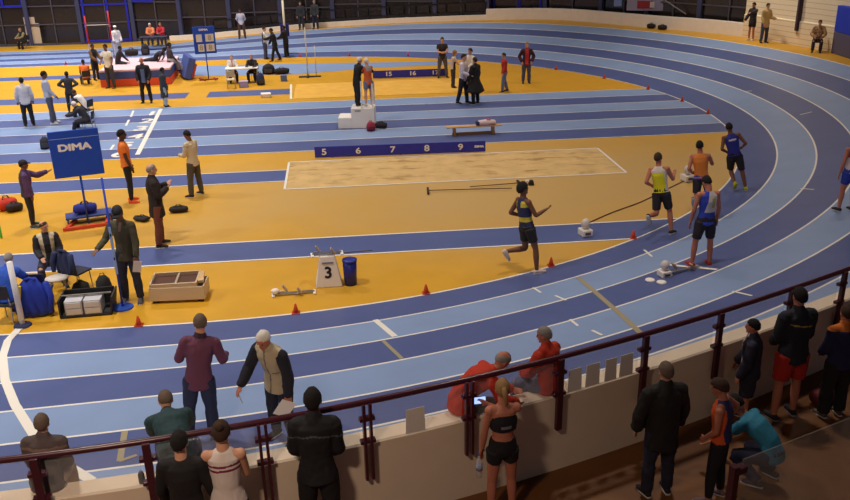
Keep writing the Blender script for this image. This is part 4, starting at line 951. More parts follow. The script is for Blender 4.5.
# bottom right: second glass rail nearer the camera
p0 = at(718, 590, ZF); h_ = zat(p0.x, p0.y, 466)-ZF; q1_ = p0+Vector((2.6, 1.0, 0)); an = math.atan2(1.0, 2.6)
g2 = thing('glass_barrier', 'low clear glass barrier with a maroon end post in the bottom right corner', 'barrier', p0, an)
bm = bmesh.new(); box(bm, (0, 0, h_/2), (.07, .07, h_)); ps_ = obj('post', bm, MAR, g2); bm = bmesh.new(); box(bm, (.06, 0, h_-.06), (.14, .09, .07), bev=.01); obj('clamp', bm, MAR, ps_)
bm = bmesh.new(); box(bm, (1.45, 0, h_/2+.05), (2.7, .012, h_-.02)); obj('glass_panel', bm, mat('tinted glass', (.75, .7, .6), .1, alpha=.16), g2)
# --- cones
cone_p = [((139, 325.5), 'orange cone on the inner line nearest the open black case'), ((296, 313), 'orange cone on the inner line below the white box numbered 3'), ((426, 293.5), 'orange cone on the inner line midway between the box numbered 3 and the lone runner'), ((551, 266.5), 'orange cone just right of the lone navy runner'), ((633, 238.5), 'orange cone behind the runner in white and yellow'),
  ((708, 114), 'small orange cone beyond the leading runner in blue'), ((682, 101.5), 'small orange cone second in line beyond the leading runner'), ((648, 89.5), 'small orange cone at the tip of the far yellow infield'), ((604, 78.5), 'small orange cone on the far bend, next left of the infield tip'), ((556, 69.5), 'small orange cone right of the person in the dark open jacket'),
  ((408, 56), 'small orange cone left of the person with folded arms'), ((349.5, 56), 'small orange cone on the far line behind the starter podium'), ((300, 57), 'small orange cone beside the cream vaulting standard'), ((66, 64.5), 'small orange cone far left between the trio and the dark windows')]
proto = None
for (px, py), lab in cone_p:
    p = G(px, py)
    if proto is None:
        proto = thing('traffic_cone', lab, 'cone', p, 0, 'orange marker cones along the inner line')
        bm = bmesh.new(); loft(bm, [(0, 0, .02), (0, 0, .10), (0, 0, .20)], [.062, .042, .018], n=14, bulge=.2); obj('cone_body', fixn(bm), cm(214, 72, 28, .6), proto, True)
        bm = bmesh.new(); box(bm, (0, 0, .01), (.16, .16, .02), bev=.005); obj('base', bm, cm(190, 62, 26, .7), proto)
    else: dup(proto, p, 0, lab)
# --- blue distance boards
def dist_board(pa, pb, h, marks, label, logo=None):
    A = at(*pa); B = at(*pb); L_ = (B-A).length; a = math.atan2((B-A).y, (B-A).x)
    t = thing('distance_board', label, 'board', A, a)
    bm = bmesh.new(); box(bm, (L_/2, .02, h/2+.02), (L_, .03, h), bev=.006); obj('board', bm, BBLU, t)
    for u in (.1, .5, .9):
        bm = bmesh.new(); box(bm, (L_*u, .12, .02), (.05, .22, .03)); obj('foot', bm, GREY, t)
    for s, px in marks:
        u = min(np.linspace(0, L_, 400), key=lambda u: abs(proj(A+(B-A)*(u/L_)+Vector((0, 0, h/2)))[0]-px))
        bm = bmesh.new(); me = text_mesh(s, h*.78 if s != 'DIMA' else h*.28, .004, bold=.008)
        mesh_into(bm, me, Matrix.Translation((u, .0, h/2+.02))@Matrix.Rotation(PI/2, 4, 'X')@Matrix.Scale(1.25, 4, Vector((1, 0, 0)))); obj('number' if s != 'DIMA' else 'lettering', bm, WHT, t)
dist_board((315, 158.5), (485.5, 152.2), .36, [('5', 324), ('6', 358.5), ('7', 392.5), ('8', 427), ('9', 460.5), ('DIMA', 479)], 'long blue board numbered 5 to 9 along the far edge of the long jump pit')
dist_board((373, 78.8), (446, 76.4), .36, [('15', 388.5), ('16', 412.5), ('17', 435)], 'blue board numbered 15, 16 and 17 beside the far yellow infield')
# --- DIMA scoreboard
def score_stand(px, py, w_, h, zb, label, big):
    t = thing('scoreboard', label, 'scoreboard', G(px, py), facing(px, py)+(0 if big else .1))
    bm = bmesh.new(); box(bm, (0, 0, zb+h/2), (w_, .07, h), bev=.012); pn_ = obj('panel', bm, DBLU, t)
    bm = bmesh.new(); tube(bm, (0, .06, .05), (0, .06, zb+.2), .028); obj('pole', bm, DBLU, t, True)
    bm = bmesh.new()
    if big:
        box(bm, (-.05, -.16, .04), (1.15, .09, .07)); box(bm, (-.42, .2, .04), (.09, .75, .07), rz(-.35)); box(bm, (.48, .2, .04), (.09, .75, .07), rz(-.1)); 
    else: box(bm, (0, 0, .03), (.9, .08, .06)); box(bm, (-.3, .1, .03), (.08, .7, .06), rz(.3)); box(bm, (.3, .0, .03), (.08, .6, .06))
    obj('base_frame', bm, RED if big else cm(150, 44, 36), t)
    bm = bmesh.new(); me = text_mesh('DIMA', h*(.20 if big else .10), .006, bold=.012 if big else .004)
    mesh_into(bm, me, Matrix.Translation((-.02, -.038, zb+h*(.64 if big else .88)))@Matrix.Rotation(PI/2, 4, 'X')@Matrix.Scale(1.35, 4, Vector((1, 0, 0)))); obj('lettering', bm, WHT, t)
    if big:
        bm = bmesh.new(); box(bm, (0, -.037, zb+h*.845), (w_*.98, .006, .014)); obj('seam', bm, cm(150, 170, 214), t)
        bm = bmesh.new(); box(bm, (.05, .42, .19), (1.15, .5, .05), bev=.01); s_ = obj('shelf', bm, cm(58, 72, 140), t)
        bm = bmesh.new()
        for u, v in ((-.48, .2), (.58, .2), (-.48, .64), (.58, .64)): tube(bm, (u, v, 0), (u, v, .18), .02)
        obj('shelf_frame', bm, cm(58, 72, 140), s_)
    else:
        for i in range(4):
            bm = bmesh.new(); box(bm, (-.26+.5*(i % 2)+(.06 if i == 2 else 0), -.04, zb+h*(.58 if i < 2 else .22)), (.28 if i in (0, 2) else .40, .012, .36)); f = obj('digit_panel', bm, cm(206, 200, 196), t)
            if i:
                bm = bmesh.new(); me = text_mesh('8', .34, .004, bold=.01); mesh_into(bm, me, Matrix.Translation((-.26+.5*(i % 2)+(.06 if i == 2 else 0), -.048, zb+h*(.58 if i < 2 else .22)))@Matrix.Rotation(PI/2, 4, 'X')); obj('digit', bm, cm(160, 150, 120), f)
    return t
sb = score_stand(89, 226, 1.18, 1.18, 1.34, 'large square blue scoreboard lettered DIMA on a red and blue stand', True)
score_stand(209, 80, 1.05, 1.30, 1.29, 'small blue scoreboard with four pale digit panels on a thin pole', False)
# --- bags
def bag(label, loc, sx, sy, sz, col, rot=0, kind='duffel', col2=None, z=None, name=None, group=None):
    p = Vector(loc)
    if z is not None: p.z = z
    t = thing(name or {'duffel': 'sports_bag', 'pack': 'rucksack'}[kind], label, 'bag', p, rot, group)
    bm = bmesh.new()
    if kind == 'duffel': loft(bm, [(-sx/2, 0, sz/2), (-sx*.25, 0, sz*.52), (sx*.25, 0, sz*.52), (sx/2, 0, sz/2)], [(sy*.40, sz*.40), (sy/2, sz*.5), (sy/2, sz*.5), (sy*.40, sz*.40)], lat=Vector((0, 1, 0)), n=16, bulge=.25)
    else: loft(bm, [(0, 0, sz*.05), (0, 0, sz*.4), (0, sy*.06, sz*.75), (0, sy*.12, sz*.93)], [(sx*.48, sy*.42), (sx*.5, sy*.5), (sx*.42, sy*.42), (sx*.22, sy*.22)], n=16, bulge=.3)
    for v in bm.verts: v.co += Vector((noise.noise(v.co*9+p), noise.noise(v.co*9+p*2), noise.noise(v.co*9-p)))*.02; v.co.z = max(0.004, v.co.z)
    obj('bag_body', fixn(bm), cm(*col), t, True)
    bm = bmesh.new()
    if kind == 'duffel':
        for s__ in (-1, 1): loft(bm, [(-sx*.2, s__*sy*.2, sz*.95), (-sx*.1, s__*sy*.16, sz*1.16), (sx*.1, s__*sy*.16, sz*1.16), (sx*.2, s__*sy*.2, sz*.95)], [.012]*4, n=6)
    else: loft(bm, [(-.05, sy*.1, sz*.95), (-.03, sy*.1, sz*1.06), (.03, sy*.1, sz*1.06), (.05, sy*.1, sz*.95)], [.01]*4, n=6)
    obj('handle', fixn(bm), cm(*(col2 or (20, 20, 24))), t, True)
    bm = bmesh.new()
    if kind == 'duffel': box(bm, (0, 0, sz*.99), (sx*.7, .02, .012))
    else: box(bm, (0, -sy*.5, sz*.35), (sx*.6, sy*.14, sz*.35), bev=sy*.05)
    obj('zip' if kind == 'duffel' else 'pocket', bm, cm(*(col2 or (60, 60, 66))), t)
    return t
_g = lambda x, y: sb.matrix_world@Vector((x, y, 0))
bpy.context.view_layer.update()
_p = sb.matrix_world@Vector((-.02, .40, .22))
bag('blue and navy sports bag lying on the shelf of the large scoreboard stand', (_p.x, _p.y, _p.z), .52, .28, .28, (34, 48, 150), facing(89, 215), col2=(26, 28, 60))
bag('black rucksack on the sprint lanes left of the large blue scoreboard', G(46, 149), .36, .26, .42, (34, 36, 52), .2, 'pack')
bag('red and black round bag lying on the yellow floor at the left edge', G(8, 210), .46, .36, .34, (200, 54, 34), .4, col2=(40, 28, 34))
bag('black bag lying beside the red and black round bag', G(15, 211.5), .38, .26, .24, (40, 28, 32), .5)
bag('black camera bag on the floor right of the one in a black coat', G(179, 212.5), .46, .24, .17, (36, 26, 26), .1)
bag('flat black bag on the floor behind the one in olive', G(142, 221), .40, .26, .13, (34, 30, 30), -.5)
bag('tall black bag standing between the open case and the blue pole', G(106, 297), .34, .30, .50, (38, 38, 40), .6, 'pack')
bag('black rucksack beneath the chair with the pale round seat', G(82, 293), .36, .28, .26, (24, 24, 26), .2, 'pack')
bag('dark red rucksack at the foot of the white starter podium', G(371, 131), .34, .30, .36, (150, 36, 66), .2, 'pack', (110, 30, 50))
bag('black bag right of the dark red rucksack by the podium', G(381, 128.5), .42, .26, .22, (32, 24, 28), -.2)
bag('large black bag in the heap right of the officials table', G(269, 74), .66, .42, .52, (28, 28, 40), 0, 'pack')
bag('long low black bag in the heap right of the officials table', G(282, 74), .70, .34, .30, (26, 26, 38), .1)
bag('blue-black rucksack leaning at the right end of the officials table', G(261, 85), .40, .34, .60, (34, 44, 84), .3, 'pack')
bag('dark bag on the far side of the high jump mat, left one', at(132, 56, .86), .60, .34, .36, (34, 30, 34), .1, z=.86)
bag('dark blue rucksack on the far side of the high jump mat', at(146, 55, .86), .44, .34, .60, (26, 28, 44), .1, 'pack', z=.86)
bag('dark red bag on the brown floor against the wall near the right edge', at(824, 402, ZF), .42, .26, .24, (92, 26, 32), .4)
bag('left of two small black bags at the foot of the far bend wall', atf(649.5, 27.5)+Vector((-.1, -.5, 0)), .40, .30, .26, (26, 24, 28), -.5, group='pair of black bags by the far wall')
bag('right of two small black bags at the foot of the far bend wall', atf(660.5, 28.8)+Vector((-.1, -.5, 0)), .44, .30, .26, (26, 24, 28), -.5, group='pair of black bags by the far wall')
def crate(name, label, cat, loc, sx, sy, sz, m, rot=0, lid=None):
    t = thing(name, label, cat, loc, rot); bm = bmesh.new(); th = .02
    box(bm, (0, 0, th/2), (sx, sy, th)); 
    for s__ in (-1, 1): box(bm, (s__*(sx/2-th/2), 0, sz/2), (th, sy, sz)); box(bm, (0, s__*(sy/2-th/2), sz/2), (sx, th, sz))
    obj('box_body', bm, m, t)
    if lid: bm = bmesh.new(); box(bm, (0, 0, sz+.012), (sx+.01, sy+.01, .024), bev=.005); obj('lid', bm, lid, t)
    return t
crate('storage_box', 'pale lilac box on the floor in front of the officials table', 'box', G(244, 87), .42, .3, .26, cm(160, 150, 206), .05, cm(176, 168, 214))
crate('storage_box', 'small slate-blue box right of the heap of black bags', 'box', G(284, 81), .30, .26, .26, cm(86, 108, 160), .05, cm(96, 118, 168))
crate('take_off_block', 'white box on the far runway strip below the officials table', 'box', G(266, 97), .42, .42, .14, WHT, .1, WHT)
# --- tables and chairs
def table(label, loc, sx, sy, h, m, rot):
    t = thing('folding_table', label, 'table', loc, rot); bm = bmesh.new(); box(bm, (0, 0, h-.02), (sx, sy, .04), bev=.008); obj('tabletop', bm, m, t)
    for u in (-1, 1):
        for v in (-1, 1): bm = bmesh.new(); tube(bm, (u*(sx/2-.08), v*(sy/2-.06), 0), (u*(sx/2-.05), v*(sy/2-.05), h-.04), .018); obj('leg', bm, GREY, t)
    return t
tp = at(241.5, 67.5, .76); tp.z = 0
table('white folding table with two seated officials beside the small blue scoreboard', tp, 1.55, .6, .76, WHT, .05)
bm = bmesh.new(); box(bm, (0, 0, .004), (.3, .21, .006)); tag(obj('paper_sheet', bm, cm(250, 248, 240), None, loc=(tp.x-.35, tp.y, .762), rotz=.2), 'white score sheet in front of the official in white', 'paper')
bm = bmesh.new(); box(bm, (0, 0, .004), (.3, .21, .006)); tag(obj('paper_sheet', bm, cm(236, 226, 206), None, loc=(tp.x+.3, tp.y, .762), rotz=-.15), 'cream score sheet in front of the official in black', 'paper')
def chair(label, x, y, z, face, col, h=.43, group=None):
    """plain metal-legged chair; face as for people"""
    t = thing('chair', label, 'chair', (x, y, z), math.radians(face), group)
    bm = bmesh.new(); box(bm, (0, 0, h-.02), (.42, .42, .04), bev=.012); obj('seat', bm, cm(*col), t)
    bm = bmesh.new(); box(bm, (0, -.215, h+.27), (.40, .03, .30), rx(.12), bev=.012); obj('backrest', bm, cm(*col), t)
    for u in (-1, 1):
        bm = bmesh.new(); tube(bm, (u*.18, .18, 0), (u*.17, .16, h-.03), .012); obj('leg', bm, MET, t)
        bm = bmesh.new(); loft(bm, [(u*.18, -.22, 0), (u*.18, -.19, h-.03), (u*.18, -.225, h+.38)], [.012]*3, n=8, bulge=.2); obj('leg', bm, MET, t)
    return t
def under(J, label, col=(52, 52, 60), h=None, dz=0):
    r = J['root']; a = r.rotation_euler.z; h = h or J['pel'].z-.115
    return chair(label, r.location.x+math.sin(a)*.03, r.location.y-math.cos(a)*.03, r.location.z, math.degrees(a), col, h)
under(J4, 'dark chair under the official in a white shirt'); under(J5, 'dark chair under the official in a black jacket')
under(J6, 'dark chair against the cream wall under the beige-jacketed person'); under(JS, 'dark chair under the seated person in the beige vest')
under(JBL, 'dark chair under the grey-haired person in a bright blue jacket')
under(J1, 'low dark chair under the white and dark topped person behind the scoreboard'); under(J2, 'low dark stool-like chair under the white-haired person behind the scoreboard')
for J, lab in ((JO, 'low dark seat under the orange-shirted person left of the mat'), (JW, 'dark seat by the windows at the left edge of the hall'), (JA, 'dark chair under the orange-topped person by the windows'), (JR, 'dark chair under the red-topped person by the windows')): under(J, lab, (40, 40, 48))
p = G(237, 88); chair('chair with a rounded cream backrest in front of the officials table', p.x-.25, p.y, 0, 8, (206, 196, 170))
# chair with pale round seat and a jacket over its back
p = G(68, 298); t = thing('stool', 'metal stool with a pale round seat beside the seated person in the vest', 'stool', (p.x-.15, p.y, 0), .4)
bm = bmesh.new(); loft(bm, [(0, 0, .44), (0, 0, .47)], [(.23, .20), (.23, .20)], n=24, bulge=.1); obj('seat', fixn(bm), cm(206, 200, 192), t, True)
for u, v in ((-1, -1), (-1, 1), (1, -1), (1, 1)): bm = bmesh.new(); tube(bm, (u*.18, v*.16, 0), (u*.1, v*.1, .44), .012); obj('leg', bm, MET, t)
def draped(label, x, y, z, face, col, w_, h, d, trim=None, name='jacket'):
    """jacket hung over a chair back: folds, two sleeves"""
    t = thing(name, label, 'jacket', (x, y, z), face); bm = bmesh.new()
    loft(bm, [(0, 0, .02), (0, -.02, h*.4), (0, -.01, h*.8), (0, 0, h)], [(w_*.5, d*.5), (w_*.48, d*.45), (w_*.36, d*.40), (w_*.17, d*.2)], n=24, bulge=.3)
    bmesh.ops.subdivide_edges(bm, edges=bm.edges, cuts=2, use_grid_fill=True)
    for v in bm.verts: k = math.sin(v.co.x*38+v.co.z*5)*.018; v.co.y += k; v.co.x += math.sin(v.co.z*16)*.014; v.co.z = max(.01, v.co.z)
    obj('cloth_body', fixn(bm), cm(*col), t, True)
    for u in (-1, 1):
        bm = bmesh.new(); loft(bm, [(u*w_*.42, -.04, h*.86), (u*w_*.52, -.09, h*.5), (u*w_*.46, -.12, h*.14)], [.065, .058, .045], n=12); obj('sleeve', fixn(bm), cm(*col), t, True)
    bm = bmesh.new(); loft(bm, [(-.08, -.03, h*.98), (0, -.05, h*1.03), (.08, -.03, h*.98)], [.035]*3, n=10); obj('collar', fixn(bm), cm(*col), t, True)
    if trim: bm = bmesh.new(); box(bm, (-w_*.30, -d*.5-.015, h*.72), (.05, .05, h*.34), ry(.2), bev=.01); obj('stripe', bm, cm(*trim), t)
    return t
p = G(84, 290); chair('chair hung with a navy jacket behind the pale round stool', p.x-.1, p.y+.1, 0, -30, (40, 42, 60))
draped('navy jacket hanging over a chair back behind the pale round stool', p.x-.22, p.y-.16, .46, -.5, (40, 50, 88), .50, .52, .16)
p = G(38, 316); chair('chair hung with a bright blue jacket behind the white post', p.x, p.y+.35, 0, 0, (34, 40, 80))
draped('bright blue jacket with a yellow stripe hanging low over a chair', p.x-.02, p.y+.03, .02, .1, (34, 60, 176), .66, .78, .26, (226, 206, 50))
# --- open case with drawers
p = G(86, 317); t = thing('equipment_case', 'open black case holding two pale grey drawer units', 'case', (p.x, p.y+.25, 0), .06)
bm = bmesh.new(); box(bm, (.0, 0, .02), (.98, .56, .04)); box(bm, (0, .27, .2), (.98, .03, .38)); box(bm, (-.48, 0, .2), (.03, .56, .36)); box(bm, (.50, 0, .2), (.03, .56, .38), ry(.15)); obj('shell', bm, cm(34, 34, 38, .5), t)
for u in (-.22, .14):
    bm = bmesh.new(); box(bm, (u, -.06, .19), (.33, .38, .30), bev=.01); f = obj('drawer_unit', bm, cm(190, 190, 196, .5), t)
    for k in range(2): bm = bmesh.new(); box(bm, (u, -.255, .12+.14*k), (.28, .02, .11), bev=.006); d_ = obj('drawer', bm, cm(214, 212, 210, .5), f)
bm = bmesh.new(); box(bm, (0, .0, .375), (.96, .05, .02)); obj('rim', bm, cm(120, 116, 108), t)
# --- poles
p = G(123, 308); t = thing('measuring_pole', 'tall blue height-measuring pole on a round blue base held by the one in olive', 'pole', p)
HP = zat(p.x, p.y, 178)
bm = bmesh.new(); loft(bm, [(0, 0, 0), (0, 0, .03)], [.21, .20], n=28, bulge=.05); obj('base', fixn(bm), cm(34, 76, 176), t)
bm = bmesh.new(); tube(bm, (0, 0, .02), (0, 0, HP), .022, 12); pl_ = obj('pole', bm, cm(44, 70, 180), t, True)
bm = bmesh.new(); box(bm, (0, -.024, 1.25), (.05, .012, 1.0)); obj('scale', bm, cm(150, 176, 214), pl_)
for z in (1.55, 1.05): bm = bmesh.new(); tube(bm, (0, 0, z), (0, 0, z+.06), .034, 12); obj('collar', bm, cm(30, 40, 90), pl_)
p = G(23, 326); t = thing('marker_post', 'thick white post on a dark round foot at the left edge of the lanes', 'post', p)
HP = zat(p.x, p.y, 262); bm = bmesh.new(); tube(bm, (0, 0, .02), (0, 0, HP), .055, 16); obj('post', bm, cm(226, 224, 226), t, True)
bm = bmesh.new(); loft(bm, [(0, 0, 0), (0, 0, .03)], [.17, .15], n=24, bulge=.05); obj('foot', fixn(bm), cm(40, 44, 84), t)
bm = bmesh.new(); tube(bm, (0, 0, 0), (0, 0, .55), .03, 10); tag(obj('green_post', bm, cm(70, 176, 60), None, loc=G(1.5, 238)), 'bright green tube standing at the very left edge', 'tube')
# high jump
def hj_stand(px, py, top, label):
    p = G(px, py); H_ = zat(p.x, p.y, top); t = thing('high_jump_stand', label, 'stand', p)
    bm = bmesh.new(); tube(bm, (0, 0, .03), (0, 0, H_*.5), .025, 10); obj('lower_pole', bm, cm(120, 130, 190), t, True)
    bm = bmesh.new(); tube(bm, (0, 0, H_*.5), (0, 0, H_), .04, 10); obj('upper_pole', bm, cm(196, 54, 32), t, True)
    bm = bmesh.new(); box(bm, (0, 0, .02), (.5, .4, .04), bev=.01); obj('base', bm, cm(60, 66, 120), t)
    bm = bmesh.new(); box(bm, (0, 0, zat(p.x, p.y, 26)), (.12, .08, .05)); obj('bar_rest', bm, GREY, t)
    return p
pa = hj_stand(93, 70, 16, 'left red-topped upright of the high jump'); pb = hj_stand(116, 68, 11, 'right red-topped upright of the high jump')
za, zb_ = zat(pa.x, pa.y, 25.8), zat(pb.x, pb.y, 24.8); bm = bmesh.new(); tube(bm, (pa.x, pa.y, za+.02), (pb.x, pb.y, zb_+.02), .02, 8); tag(obj('crossbar', bm, cm(200, 200, 206), None), 'thin pale crossbar resting between the two red-topped uprights', 'bar')
p = G(129, 86.5); t = thing('high_jump_mat', 'thick red, blue and white landing mat of the high jump', 'mat', (p.x+.25, p.y+2.0, 0), .05)
for z0, z1, c_m, nm in ((0, .36, (216, 78, 40), 'lower_layer'), (.36, .70, (58, 74, 140), 'middle_layer'), (.70, .80, (226, 190, 200), 'top_cover')):
    bm = bmesh.new(); box(bm, (0, 0, (z0+z1)/2), (3.3, 3.9, z1-z0), bev=.03); obj(nm, bm, cm(*c_m), t)
t = thing('landing_mat', 'upturned blue and orange foam mat leaning at the right end of the high jump mat', 'mat', (p.x+2.5, p.y+2.1, 0), .3)
bm = bmesh.new(); box(bm, (0, 0, .55), (.35, 1.9, 1.05), ry(.35), bev=.03); obj('foam_core', bm, cm(70, 90, 160), t); bm = bmesh.new(); box(bm, (.16, 0, .42), (.22, 1.7, .7), ry(.35), bev=.03); obj('edge_cover', bm, cm(214, 84, 44), t)
bm = bmesh.new(); box(bm, (0, 0, .74), (1.6, .5, .04)); p = atf(158, 47); tb = thing('bench_table', 'small dark table in front of the two people seated by the windows', 'table', (p.x, p.y-1.0, p.z)); obj('tabletop', bm, cm(70, 66, 90), tb)
for u in (-.7, .7): bm = bmesh.new(); box(bm, (u, 0, .36), (.05, .4, .72)); obj('leg', bm, cm(50, 50, 60), tb)
# vaulting standards
p = G(308, 77); t = thing('vault_standard', 'pair of thin cream uprights on a flat black base', 'stand', p)
for u, top in ((0, 27), (.42, 46)):
    bm = bmesh.new(); H_ = zat(p.x, p.y, top); tube(bm, (u, 0, .03), (u, 0, H_), .03 if not u else .018, 10); obj('upright', bm, cm(206, 200, 176), t, True)
bm = bmesh.new(); box(bm, (.1, 0, .02), (1.1, .25, .04)); box(bm, (0, 0, .03), (.12, .6, .05)); obj('base', bm, BLK, t)
p = G(286.5, 54); t = thing('padded_post', 'tall cream post with a dark blue pad, behind the person all in black', 'post', p)
H_ = zat(p.x, p.y, 2); bm = bmesh.new(); tube(bm, (0, 0, 0), (0, 0, H_), .06, 12); obj('post', bm, cm(214, 208, 186), t, True)
bm = bmesh.new(); box(bm, (0, .12, 1.35), (.5, .16, .7), bev=.04); obj('pad', bm, cm(46, 40, 140), t)
# --- starter podium
t = thing('starter_podium', 'white stepped podium with two slim posts in the sprint lanes', 'podium', (PD0.x, PD0.y, 0), PDA)
bm = bmesh.new(); box(bm, (.12, 0, .375), (.86, .86, .75), bev=.015); obj('upper_block', bm, WHT, t)
bm = bmesh.new(); box(bm, (-.56, 0, .20), (.50, .86, .40), bev=.015); obj('lower_step', bm, WHT, t)
for u, v, hh in ((.10, -.39, 1.75), (.51, -.39, 1.65), (.51, .39, 1.6)): bm = bmesh.new(); box(bm, (u, v, (.74+hh)/2), (.05, .05, hh-.74), bev=.006); obj('post', bm, WHT, t)
bm = bmesh.new(); box(bm, (-.05, -.436, .66), (.22, .01, .025)); obj('slot', bm, BLK, t)
# --- gym bench
a, b = G(449, 136.5), G(498, 134); m = (a+b)/2; t = thing('gym_bench', 'long low wooden bench standing on the sprint lanes behind the pit', 'bench', m, math.atan2((b-a).y, (b-a).x)+.02)
WOOD = cm(206, 160, 104, .5); bm = bmesh.new(); box(bm, (0, 0, .33), (2.0, .26, .04), bev=.01); obj('seat', bm, WOOD, t)
bm = bmesh.new(); box(bm, (0, 0, .07), (1.55, .07, .10), bev=.01); obj('beam', bm, cm(150, 104, 56, .5), t)
for u in (-.7, .7): bm = bmesh.new(); box(bm, (u, 0, .16), (.08, .30, .30), bev=.01); obj('leg', bm, cm(150, 110, 64, .5), t)
M_ = Matrix.Translation(m)@Matrix.Rotation(t.rotation_euler.z, 4, 'Z'); q = M_@Vector((.48, 0, .352))
bm = bmesh.new(); loft(bm, [(-.28, 0, .09), (0, 0, .10), (.28, 0, .08)], [(.12, .09), (.13, .10), (.11, .08)], lat=Vector((0, 1, 0)), n=16)
for v in bm.verts: v.co += Vector((0, noise.noise(v.co*12), noise.noise(v.co*11)))*.03; v.co.z = max(0, v.co.z)
tg = thing('folded_clothes', 'white, red and navy bundle of clothes lying on the wooden bench', 'clothes', q, t.rotation_euler.z); obj('bundle', fixn(bm), cm(222, 200, 204), tg, True)
bm = bmesh.new(); box(bm, (-.33, 0, .07), (.12, .22, .14), bev=.02); obj('navy_fold', bm, cm(40, 48, 90), tg); bm = bmesh.new(); box(bm, (.05, 0, .19), (.16, .16, .03), bev=.01); obj('red_fold', bm, cm(196, 70, 84), tg)
# --- rakes by the pit
for a, b, lab in (((428, 191), (512, 188.8), 'longer thin rake lying in front of the sand pit'), ((470, 187.3), (520, 183.5), 'shorter rake lying behind the longer one, head at its right end')):
    A = at(*a, .03); B = at(*b, .03); t = thing('rake', lab, 'rake', (A.x, A.y, 0), math.atan2((B-A).y, (B-A).x)); L_ = (B-A).length; longer = a[0] < 440
    bm = bmesh.new(); tube(bm, (0, 0, .05), (L_, 0, .05), .014, 8); obj('handle', bm, cm(90, 64, 50), t, True)
    e = 0 if longer else L_
    bm = bmesh.new(); box(bm, (e, 0, .04), (.06, .55, .05), bev=.01)
    for k in range(9): box(bm, (e, -.24+.06*k, .01), (.012, .012, .05))
    obj('rake_head', bm, cm(44, 34, 32), t)
p = at(526, 185); bm = bmesh.new(); box(bm, (0, 0, .07), (.16, .2, .14), bev=.03, taper=.7); t = thing('shovel_head', 'small black and white tool head at the end of the shorter rake', 'tool', (p.x+.15, p.y, 0)); obj('black_block', bm, BLK, t); bm = bmesh.new(); box(bm, (-.1, .05, .1), (.1, .1, .06), bev=.01); obj('white_tip', bm, WHT, t)
# --- starting blocks
def start_block(label, loc, rot, z=0.0, L_=.95):
    t = thing('starting_block', label, 'starting block', (loc[0], loc[1], z), rot)
    bm = bmesh.new(); box(bm, (0, 0, .03), (L_, .07, .045), bev=.006); obj('rail', bm, MET, t)
    for u, v in ((-.18, .09), (.12, -.09)):
        bm = bmesh.new(); box(bm, (u, v, .11), (.03, .11, .16), ry(-.6), bev=.008); f = obj('foot_plate', bm, cm(176, 150, 130), t); bm = bmesh.new(); tube(bm, (u-.02, v, .05), (u-.12, v, .04), .012, 8); obj('strut', bm, MET, f)
    for u in (-L_/2, L_/2): bm = bmesh.new(); box(bm, (u, 0, .015), (.06, .22, .03), bev=.006); obj('cross_foot', bm, WHT, t)
    return t
p = G(294, 294.5); t = start_block('starting block lying on the yellow floor left of the box numbered 3', p, .05, L_=.85)
bm = bmesh.new(); ell(bm, (-.38, 0, .10), (.09, .07, .06)); obj('speaker_box', bm, WHT, t, True)
p = G(684, 272); start_block('starting block on the banked lane in front of the standing blue and white athlete', p+Vector((0, 0, 0)), .3, surf(p.x, p.y)+.01, .8)
# lane box 3
p = G(329, 288); t = thing('lane_box', 'white tapered lane marker box numbered 3', 'marker box', (p.x, p.y+.2, 0), facing(329, 287))
bm = bmesh.new(); box(bm, (0, 0, .33), (.56, .42, .66), bev=.012, taper=.56); obj('box_body', bm, cm(232, 224, 214), t)
tilt = math.atan(.42*.22/.66)
bm = bmesh.new(); me = text_mesh('3', .34, .004, bold=.012); mesh_into(bm, me, Matrix.Translation((0, -.172, .31))@Matrix.Rotation(PI/2-tilt, 4, 'X')); obj('number', bm, cm(30, 30, 50), t)
bm = bmesh.new(); box(bm, (0, -.145, .53), (.24, .008, .03), rx(-tilt)); obj('label_strip', bm, cm(110, 110, 130), t)
start_block('starting block stored on top of the white box numbered 3', (p.x, p.y+.2), .1, .665, .62)
p = G(351, 288); t = thing('waste_bin', 'dark blue plastic bin right of the white box numbered 3', 'bin', (p.x+.0, p.y+.2, 0))
bm = bmesh.new(); loft(bm, [(0, 0, 0), (0, 0, .28), (0, 0, .54)], [.13, .142, .15], n=24, bulge=.02); obj('bin_body', fixn(bm), cm(28, 38, 130, .4), t, True); bm = bmesh.new(); loft(bm, [(0, 0, .54), (0, 0, .57)], [.16, .158], n=24, bulge=.05); obj('rim', fixn(bm), cm(38, 52, 150, .4), t, True)
# beige open trolley
a, b = G(149, 305.5), G(203, 303); m = (a+b)/2; t = thing('equipment_tray', 'long beige open box with a tilted second tray on top', 'box', (m.x+.05, m.y+.3, 0), math.atan2((b-a).y, (b-a).x)); BG = cm(206, 186, 156, .6)
bm = bmesh.new()
for u in (-1, 1): box(bm, (u*.54, 0, .2), (.03, .56, .28))
for v in (-1, 1): box(bm, (0, v*.27, .2), (1.1, .03, .28))
box(bm, (0, 0, .08), (1.1, .56, .03)); obj('lower_box', bm, BG, t)
for u in (-.45, .45): bm = bmesh.new(); box(bm, (u, -.2, .03), (.12, .08, .06)); obj('foot', bm, BLK, t)
bm = bmesh.new(); R = rx(.10)@ry(-.02)
for u in (-1, 1): box(bm, Vector((-.06+u*.46, 0, .40)), (.03, .52, .10), R)
for v in (-1, 1): box(bm, Vector((-.06, v*.25, .40+v*.025)), (.95, .03, .10), R)
up_t = obj('upper_tray', bm, BG, t); bm = bmesh.new(); box(bm, (-.06, 0, .37), (.92, .5, .02), R); obj('tray_floor', bm, cm(92, 60, 48), up_t)
bm = bmesh.new(); box(bm, (-.02, 0, .40), (.05, .48, .07), R, bev=.01); obj('divider', bm, cm(180, 160, 140), up_t)
